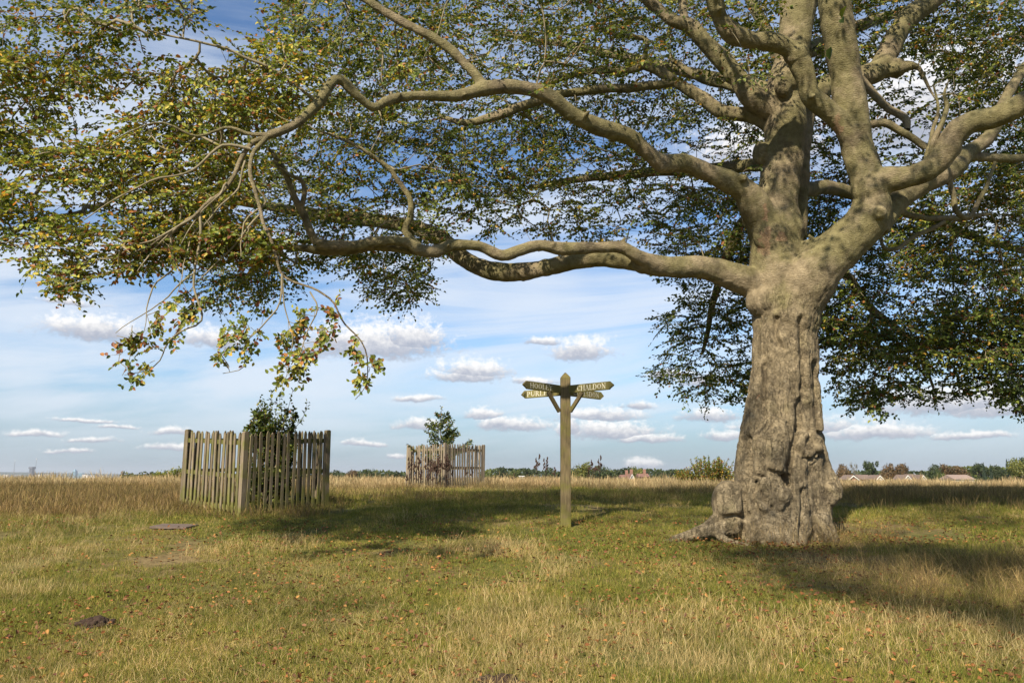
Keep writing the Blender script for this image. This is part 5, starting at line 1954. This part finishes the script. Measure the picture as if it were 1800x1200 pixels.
# ------------------------------------------------------------------ grass
def tuft(name, n, rad, h0, h1, wd, bend, pal, seed, seg=3, head=0.0):
    rr = np.random.default_rng(seed)
    a = rr.uniform(0, 6.283, n)
    q = rad * np.sqrt(rr.random(n))
    base = np.stack([q * np.cos(a), q * np.sin(a), np.full(n, -.01)], -1)
    h = rr.uniform(h0, h1, n)
    da = rr.uniform(0, 6.283, n)
    bd = np.abs(rr.normal(0, bend, n)) + .05
    dv = np.stack([np.cos(da), np.sin(da), np.zeros(n)], -1)
    fa = rr.uniform(0, 6.283, n)
    wv = np.stack([np.cos(fa), np.sin(fa), np.zeros(n)], -1)
    pal = np.array(pal)
    col = pal[rr.integers(0, len(pal), n)] * rr.uniform(.75, 1.25, (n, 1))
    V, T_ = [], []
    for s in range(seg + 1):
        f = s / seg
        z = h * (f - .35 * bd * f * f)
        c_ = base + dv * (h * bd * f ** 1.8)[:, None]
        c_[:, 2] += z
        ww = wd * (1 - f * .85) * .5
        if head and s >= seg - 1:
            ww = wd * (head if s == seg - 1 else .3) * .5
        V += [c_ - wv * ww, c_ + wv * ww]
        T_ += [col * (.75 + .35 * f)] * 2 if False else [col] * 2
    k = 2 * (seg + 1)
    V = np.stack(V, 1).reshape(-1, 3)
    T_ = np.stack(T_, 1).reshape(-1, 3)
    qd = np.array([[2 * s, 2 * s + 1, 2 * s + 3, 2 * s + 2] for s in range(seg)])
    Q = (np.arange(n)[:, None, None] * k + qd[None]).reshape(-1, 4)
    return mesh_np(name, V, Q, GRASS, False, T_)


GREENS = [(.125, .160, .030), (.165, .195, .038), (.09, .118, .026), (.21, .21, .048), (.26, .225, .072), (.32, .255, .10)]
STRAW = [(.47, .36, .21), (.56, .44, .28), (.38, .28, .155), (.30, .215, .115), (.52, .41, .27)]
PINKISH = [(.37, .28, .195), (.45, .35, .25), (.29, .21, .145), (.50, .40, .285), (.23, .165, .11)]
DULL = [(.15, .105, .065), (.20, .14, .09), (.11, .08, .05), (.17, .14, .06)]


def proto_coll(name, meshes):
    c_ = bpy.data.collections.new(name)
    for i, me in enumerate(meshes):
        o = bpy.data.objects.new('%s_blade_%d' % (name, i), me)
        c_.objects.link(o)
    return c_


def scatter(name, xy, scale, coll, label, cat, lean=.12):
    n = len(xy)
    z = ground_z(xy[:, 0], xy[:, 1])
    me = bpy.data.meshes.new(name)
    me.vertices.add(n)
    me.vertices.foreach_set('co', np.stack([xy[:, 0], xy[:, 1], z], -1).astype(np.float32).ravel())
    at = me.attributes.new('rot', 'FLOAT_VECTOR', 'POINT')
    at.data.foreach_set('vector', np.stack([rng.normal(0, lean, n), rng.normal(0, lean, n), rng.uniform(0, 6.283, n)], -1).astype(np.float32).ravel())
    at = me.attributes.new('scl', 'FLOAT', 'POINT')
    at.data.foreach_set('value', scale.astype(np.float32))
    at = me.attributes.new('pick', 'INT', 'POINT')
    at.data.foreach_set('value', rng.integers(0, len(coll.objects), n).astype(np.int32))
    o = obj(name, me)
    ng = bpy.data.node_groups.new(name, 'GeometryNodeTree')
    ng.interface.new_socket('Geometry', in_out='INPUT', socket_type='NodeSocketGeometry')
    ng.interface.new_socket('Geometry', in_out='OUTPUT', socket_type='NodeSocketGeometry')
    gi, go = ng.nodes.new('NodeGroupInput'), ng.nodes.new('NodeGroupOutput')
    ci_ = ng.nodes.new('GeometryNodeCollectionInfo')
    ci_.inputs['Collection'].default_value = coll
    ci_.inputs['Separate Children'].default_value = True
    ci_.inputs['Reset Children'].default_value = True
    iop = ng.nodes.new('GeometryNodeInstanceOnPoints')
    iop.inputs['Pick Instance'].default_value = True

    def named(nm, ty):
        q = ng.nodes.new('GeometryNodeInputNamedAttribute')
        q.data_type = ty
        q.inputs['Name'].default_value = nm
        return q.outputs[0]
    L = ng.links.new
    L(gi.outputs[0], iop.inputs['Points'])
    L(ci_.outputs[0], iop.inputs['Instance'])
    L(named('pick', 'INT'), iop.inputs['Instance Index'])
    L(named('rot', 'FLOAT_VECTOR'), iop.inputs['Rotation'])
    L(named('scl', 'FLOAT'), iop.inputs['Scale'])
    L(iop.outputs[0], go.inputs[0])
    md = o.modifiers.new('grow', 'NODES')
    md.node_group = ng
    tag(o, label, cat, None, 'stuff')
    return o


def fan(n, y0, y1, power, margin=1.06):
    """points in the camera's fan; density falls with distance"""
    u = rng.random(n)
    e = 2 - power
    y = ((y0 ** e) + u * (y1 ** e - y0 ** e)) ** (1 / e) if abs(e) > 1e-6 else y0 * (y1 / y0) ** u
    x = rng.uniform(-1, 1, n) * (y * .643 * margin + .6)
    return np.stack([x, y], -1)


def clear(xy, pad=0.0):
    ok = np.ones(len(xy), bool)
    for cx, cy, r in ((4.3, 12.4, .68), (sx, sy_, .1), ((200 - 900) / F * 7.6, 7.6, .15), ((880 - 900) / F * 6.05, 6.05, .15)):
        ok &= (xy[:, 0] - cx) ** 2 + ((xy[:, 1] - cy) * 1.0) ** 2 > (r + pad) ** 2
    ok &= ~((np.abs(xy[:, 0] - bx) < .32) & (np.abs(xy[:, 1] - by) < .30))
    return ok


def nz2(xy, s, o=0.0):
    return fbm(np.stack([xy[:, 0] * s + o, xy[:, 1] * s * .8 + o, np.full(len(xy), o)], -1), 3)


lawn = proto_coll('lawn', [tuft('lawn_tuft', 80, .16, .018, .058, .0040, .8, GREENS, 100 + k) for k in range(6)] + [tuft('lawn_tuft', 66, .16, .018, .055, .0040, .9, GREENS[2:] + STRAW[2:4], 110 + k) for k in range(3)])
xy = np.vstack([fan(13000, 4.6, 9, .2), fan(20000, 9, 27, 1.6), fan(3000, 27, 44, 1.6)])
xy = xy[clear(xy) & (nz2(xy, 1.3, 66.0) > .30 + .1 * rng.random(len(xy)))]
sc = rng.uniform(.7, 1.2, len(xy)) * np.clip(xy[:, 1] / 9, 1, 2.4) ** .7 * (.65 + .8 * nz2(xy, .9, 2.0))
scatter('short_grass', xy, sc, lawn, 'short green grass covering the meadow', 'grass')

stalks = proto_coll('stalks', [tuft('straw_tuft', 10, .17, .07, .24, .0018, .45, STRAW, 130 + k, 4, 1.5) for k in range(6)])
xy = np.vstack([fan(15000, 4.8, 12, .8), fan(9000, 12, 26, 1.5)])
pxx = 900 + xy[:, 0] / xy[:, 1] * F
den = nz2(xy, .55, 3.0) + .25 * (nz2(xy, 2.2, 8.0) - .5)
keepm = den > .515 + .10 * rng.random(len(xy)) + np.clip((7.6 - xy[:, 1]) * .06, 0, .09) + np.where((xy[:, 1] > 11.5), .05, 0)
xy = xy[keepm & clear(xy)]
sc = rng.uniform(.6, 1.15, len(xy)) * np.where(xy[:, 1] > 13, 1.1, 1)
scatter('straw_stalks', xy, sc, stalks, 'thin bleached grass stalks standing over the green grass', 'dry grass', .2)

thatch = proto_coll('thatch', [tuft('thatch_tuft', 24, .2, .03, .12, .0023, .9, STRAW + GREENS[4:], 150 + k, 3) for k in range(5)])
xy = np.vstack([fan(9000, 4.6, 11, .8), fan(7000, 11, 24, 1.5)])
den = nz2(xy, .4, 13.0)
xy = xy[(den > .465 + .12 * rng.random(len(xy))) & clear(xy)]
scatter('bent_straw', xy, rng.uniform(.7, 1.25, len(xy)), thatch, 'bent dry straw matted between the green blades', 'dry grass', .35)

tall = proto_coll('tall', [tuft('tall_tuft', 46, .26, .20, .46, .0062, .26, PINKISH, 170 + k, 4, 1.6) for k in range(6)])
xy = np.vstack([fan(5200, 24, 34, 1.0), fan(6500, 34, 52, .6)])
edge = 27.5 + 5 * (nz2(xy, .18, 21.0) - .5) + np.where(xy[:, 0] < -4, -1.5, 0)
dens = np.clip((xy[:, 1] - edge) / 5, 0, 1)
xy = xy[(rng.random(len(xy)) < dens * .95 + .03) & clear(xy)]
gcx, gcy = f2x, f2y + 1.35
xy = xy[(np.abs(xy[:, 0] - gcx) + np.abs(xy[:, 1] - gcy)) > 1.5]
sc = rng.uniform(.55, 1.15, len(xy)) * (.6 + .75 * nz2(xy, .6, 4.0)) * np.where(rng.random(len(xy)) < .06, 1.4, 1)
scatter('tall_dry_grass', xy, sc, tall, 'tall pinkish straw grass along the crest of the meadow', 'dry grass', .15)

# dull brown stems where the mowing stopped at the left
dull = proto_coll('dull', [tuft('dull_tuft', 24, .2, .12, .3, .0045, .3, DULL + STRAW[3:4], 190 + k, 3, 1.4) for k in range(5)])
xy = fan(14000, 13.5, 30, 1.3)
left = np.clip((-3.2 - xy[:, 0] - (xy[:, 1] - 16) * .28) / 1.2, 0, 1) * np.clip((xy[:, 1] - 13.9) / 1.0, 0, 1)
mid_ = np.clip((nz2(xy, .35, 31.0) - .5) * 6, 0, 1) * .55 * np.clip((xy[:, 1] - 17) / 3, 0, 1)
rgt = np.clip((xy[:, 0] - 5.5) / 2, 0, 1) * np.clip((xy[:, 1] - 15) / 3, 0, 1) * .5
xy = xy[(rng.random(len(xy)) < np.maximum(np.maximum(left, mid_), rgt)) & clear(xy)]
gcx, gcy = fx, fy + 1.4
xy = xy[(np.abs(xy[:, 0] - gcx) + np.abs(xy[:, 1] - gcy)) > 1.7]
scatter('brown_stems', xy, rng.uniform(.6, 1.15, len(xy)), dull, 'dull brown dry stems and seed grass on the unmown part', 'dry grass', .18)
# dry tufts in the shade at the right front and round the roots
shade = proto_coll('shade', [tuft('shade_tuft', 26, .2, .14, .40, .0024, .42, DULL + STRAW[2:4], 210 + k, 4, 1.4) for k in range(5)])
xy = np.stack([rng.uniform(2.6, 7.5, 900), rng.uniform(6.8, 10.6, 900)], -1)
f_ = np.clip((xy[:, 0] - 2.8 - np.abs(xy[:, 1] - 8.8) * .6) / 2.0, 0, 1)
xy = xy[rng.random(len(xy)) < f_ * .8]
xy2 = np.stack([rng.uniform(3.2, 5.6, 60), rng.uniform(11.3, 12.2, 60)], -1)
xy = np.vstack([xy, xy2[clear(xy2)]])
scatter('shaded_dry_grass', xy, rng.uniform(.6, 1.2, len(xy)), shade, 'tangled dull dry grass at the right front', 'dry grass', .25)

# fallen leaves
n = 5200
xy = np.vstack([fan(11000, 4.7, 14, 1.0), np.stack([rng.normal(5.9, .75, 900), rng.normal(11.6, .32, 900)], -1), np.stack([rng.normal(3.6, 1.1, 700), rng.normal(11.4, .6, 700)], -1)])
den = nz2(xy, .8, 51.0)
xy = xy[(den > .30 + .22 * rng.random(len(xy))) & clear(xy)]
n = len(xy)
z = ground_z(xy[:, 0], xy[:, 1]) + rng.uniform(.03, .085, n)
dv = unit(np.stack([rng.normal(0, 1, n), rng.normal(0, 1, n), rng.normal(0, .25, n)], -1))
nm = unit(np.array([[0, 0, 1.0]]) + rng.normal(0, .45, (n, 3)))
L = rng.uniform(.03, .052, n)
V, Q = leaves_vq(np.stack([xy[:, 0], xy[:, 1], z], -1), dv, nm, L, L * .62, .3)
pal = np.array([(.24, .095, .03), (.29, .12, .04), (.17, .068, .028), (.12, .05, .027), (.36, .18, .05), (.21, .10, .05)])
ti = pal[rng.integers(0, len(pal), n)] * rng.uniform(.7, 1.2, (n, 1))
tag(obj('fallen_leaves', mesh_np('fallen_leaves', V, Q, LITTER, False, np.repeat(ti, 6, 0))), 'fallen orange brown beech leaves scattered over the grass', 'fallen leaves', None, 'stuff')

# ------------------------------------------------------------------ air
HAZE = 6.5e-5
hm = bpy.data.materials.new('air_haze')
hm.use_nodes = True
t = NT(hm.node_tree)
t.n.clear()
vol = t.add('ShaderNodeVolumePrincipled')
vol.inputs['Color'].default_value = (.86, .90, .97, 1)
vol.inputs['Density'].default_value = HAZE
vol.inputs['Anisotropy'].default_value = .2
ou = t.add('ShaderNodeOutputMaterial')
t.l.new(vol.outputs[0], ou.inputs['Volume'])
mb = MB()
zlo, zhi = float(min(gzm.min(), -25)) - 1.0, 150.0
mb.box((0, 5500, (zlo + zhi) / 2), (19000, 19200, zhi - zlo))
tag(mb.build('haze', hm), kind='stuff')
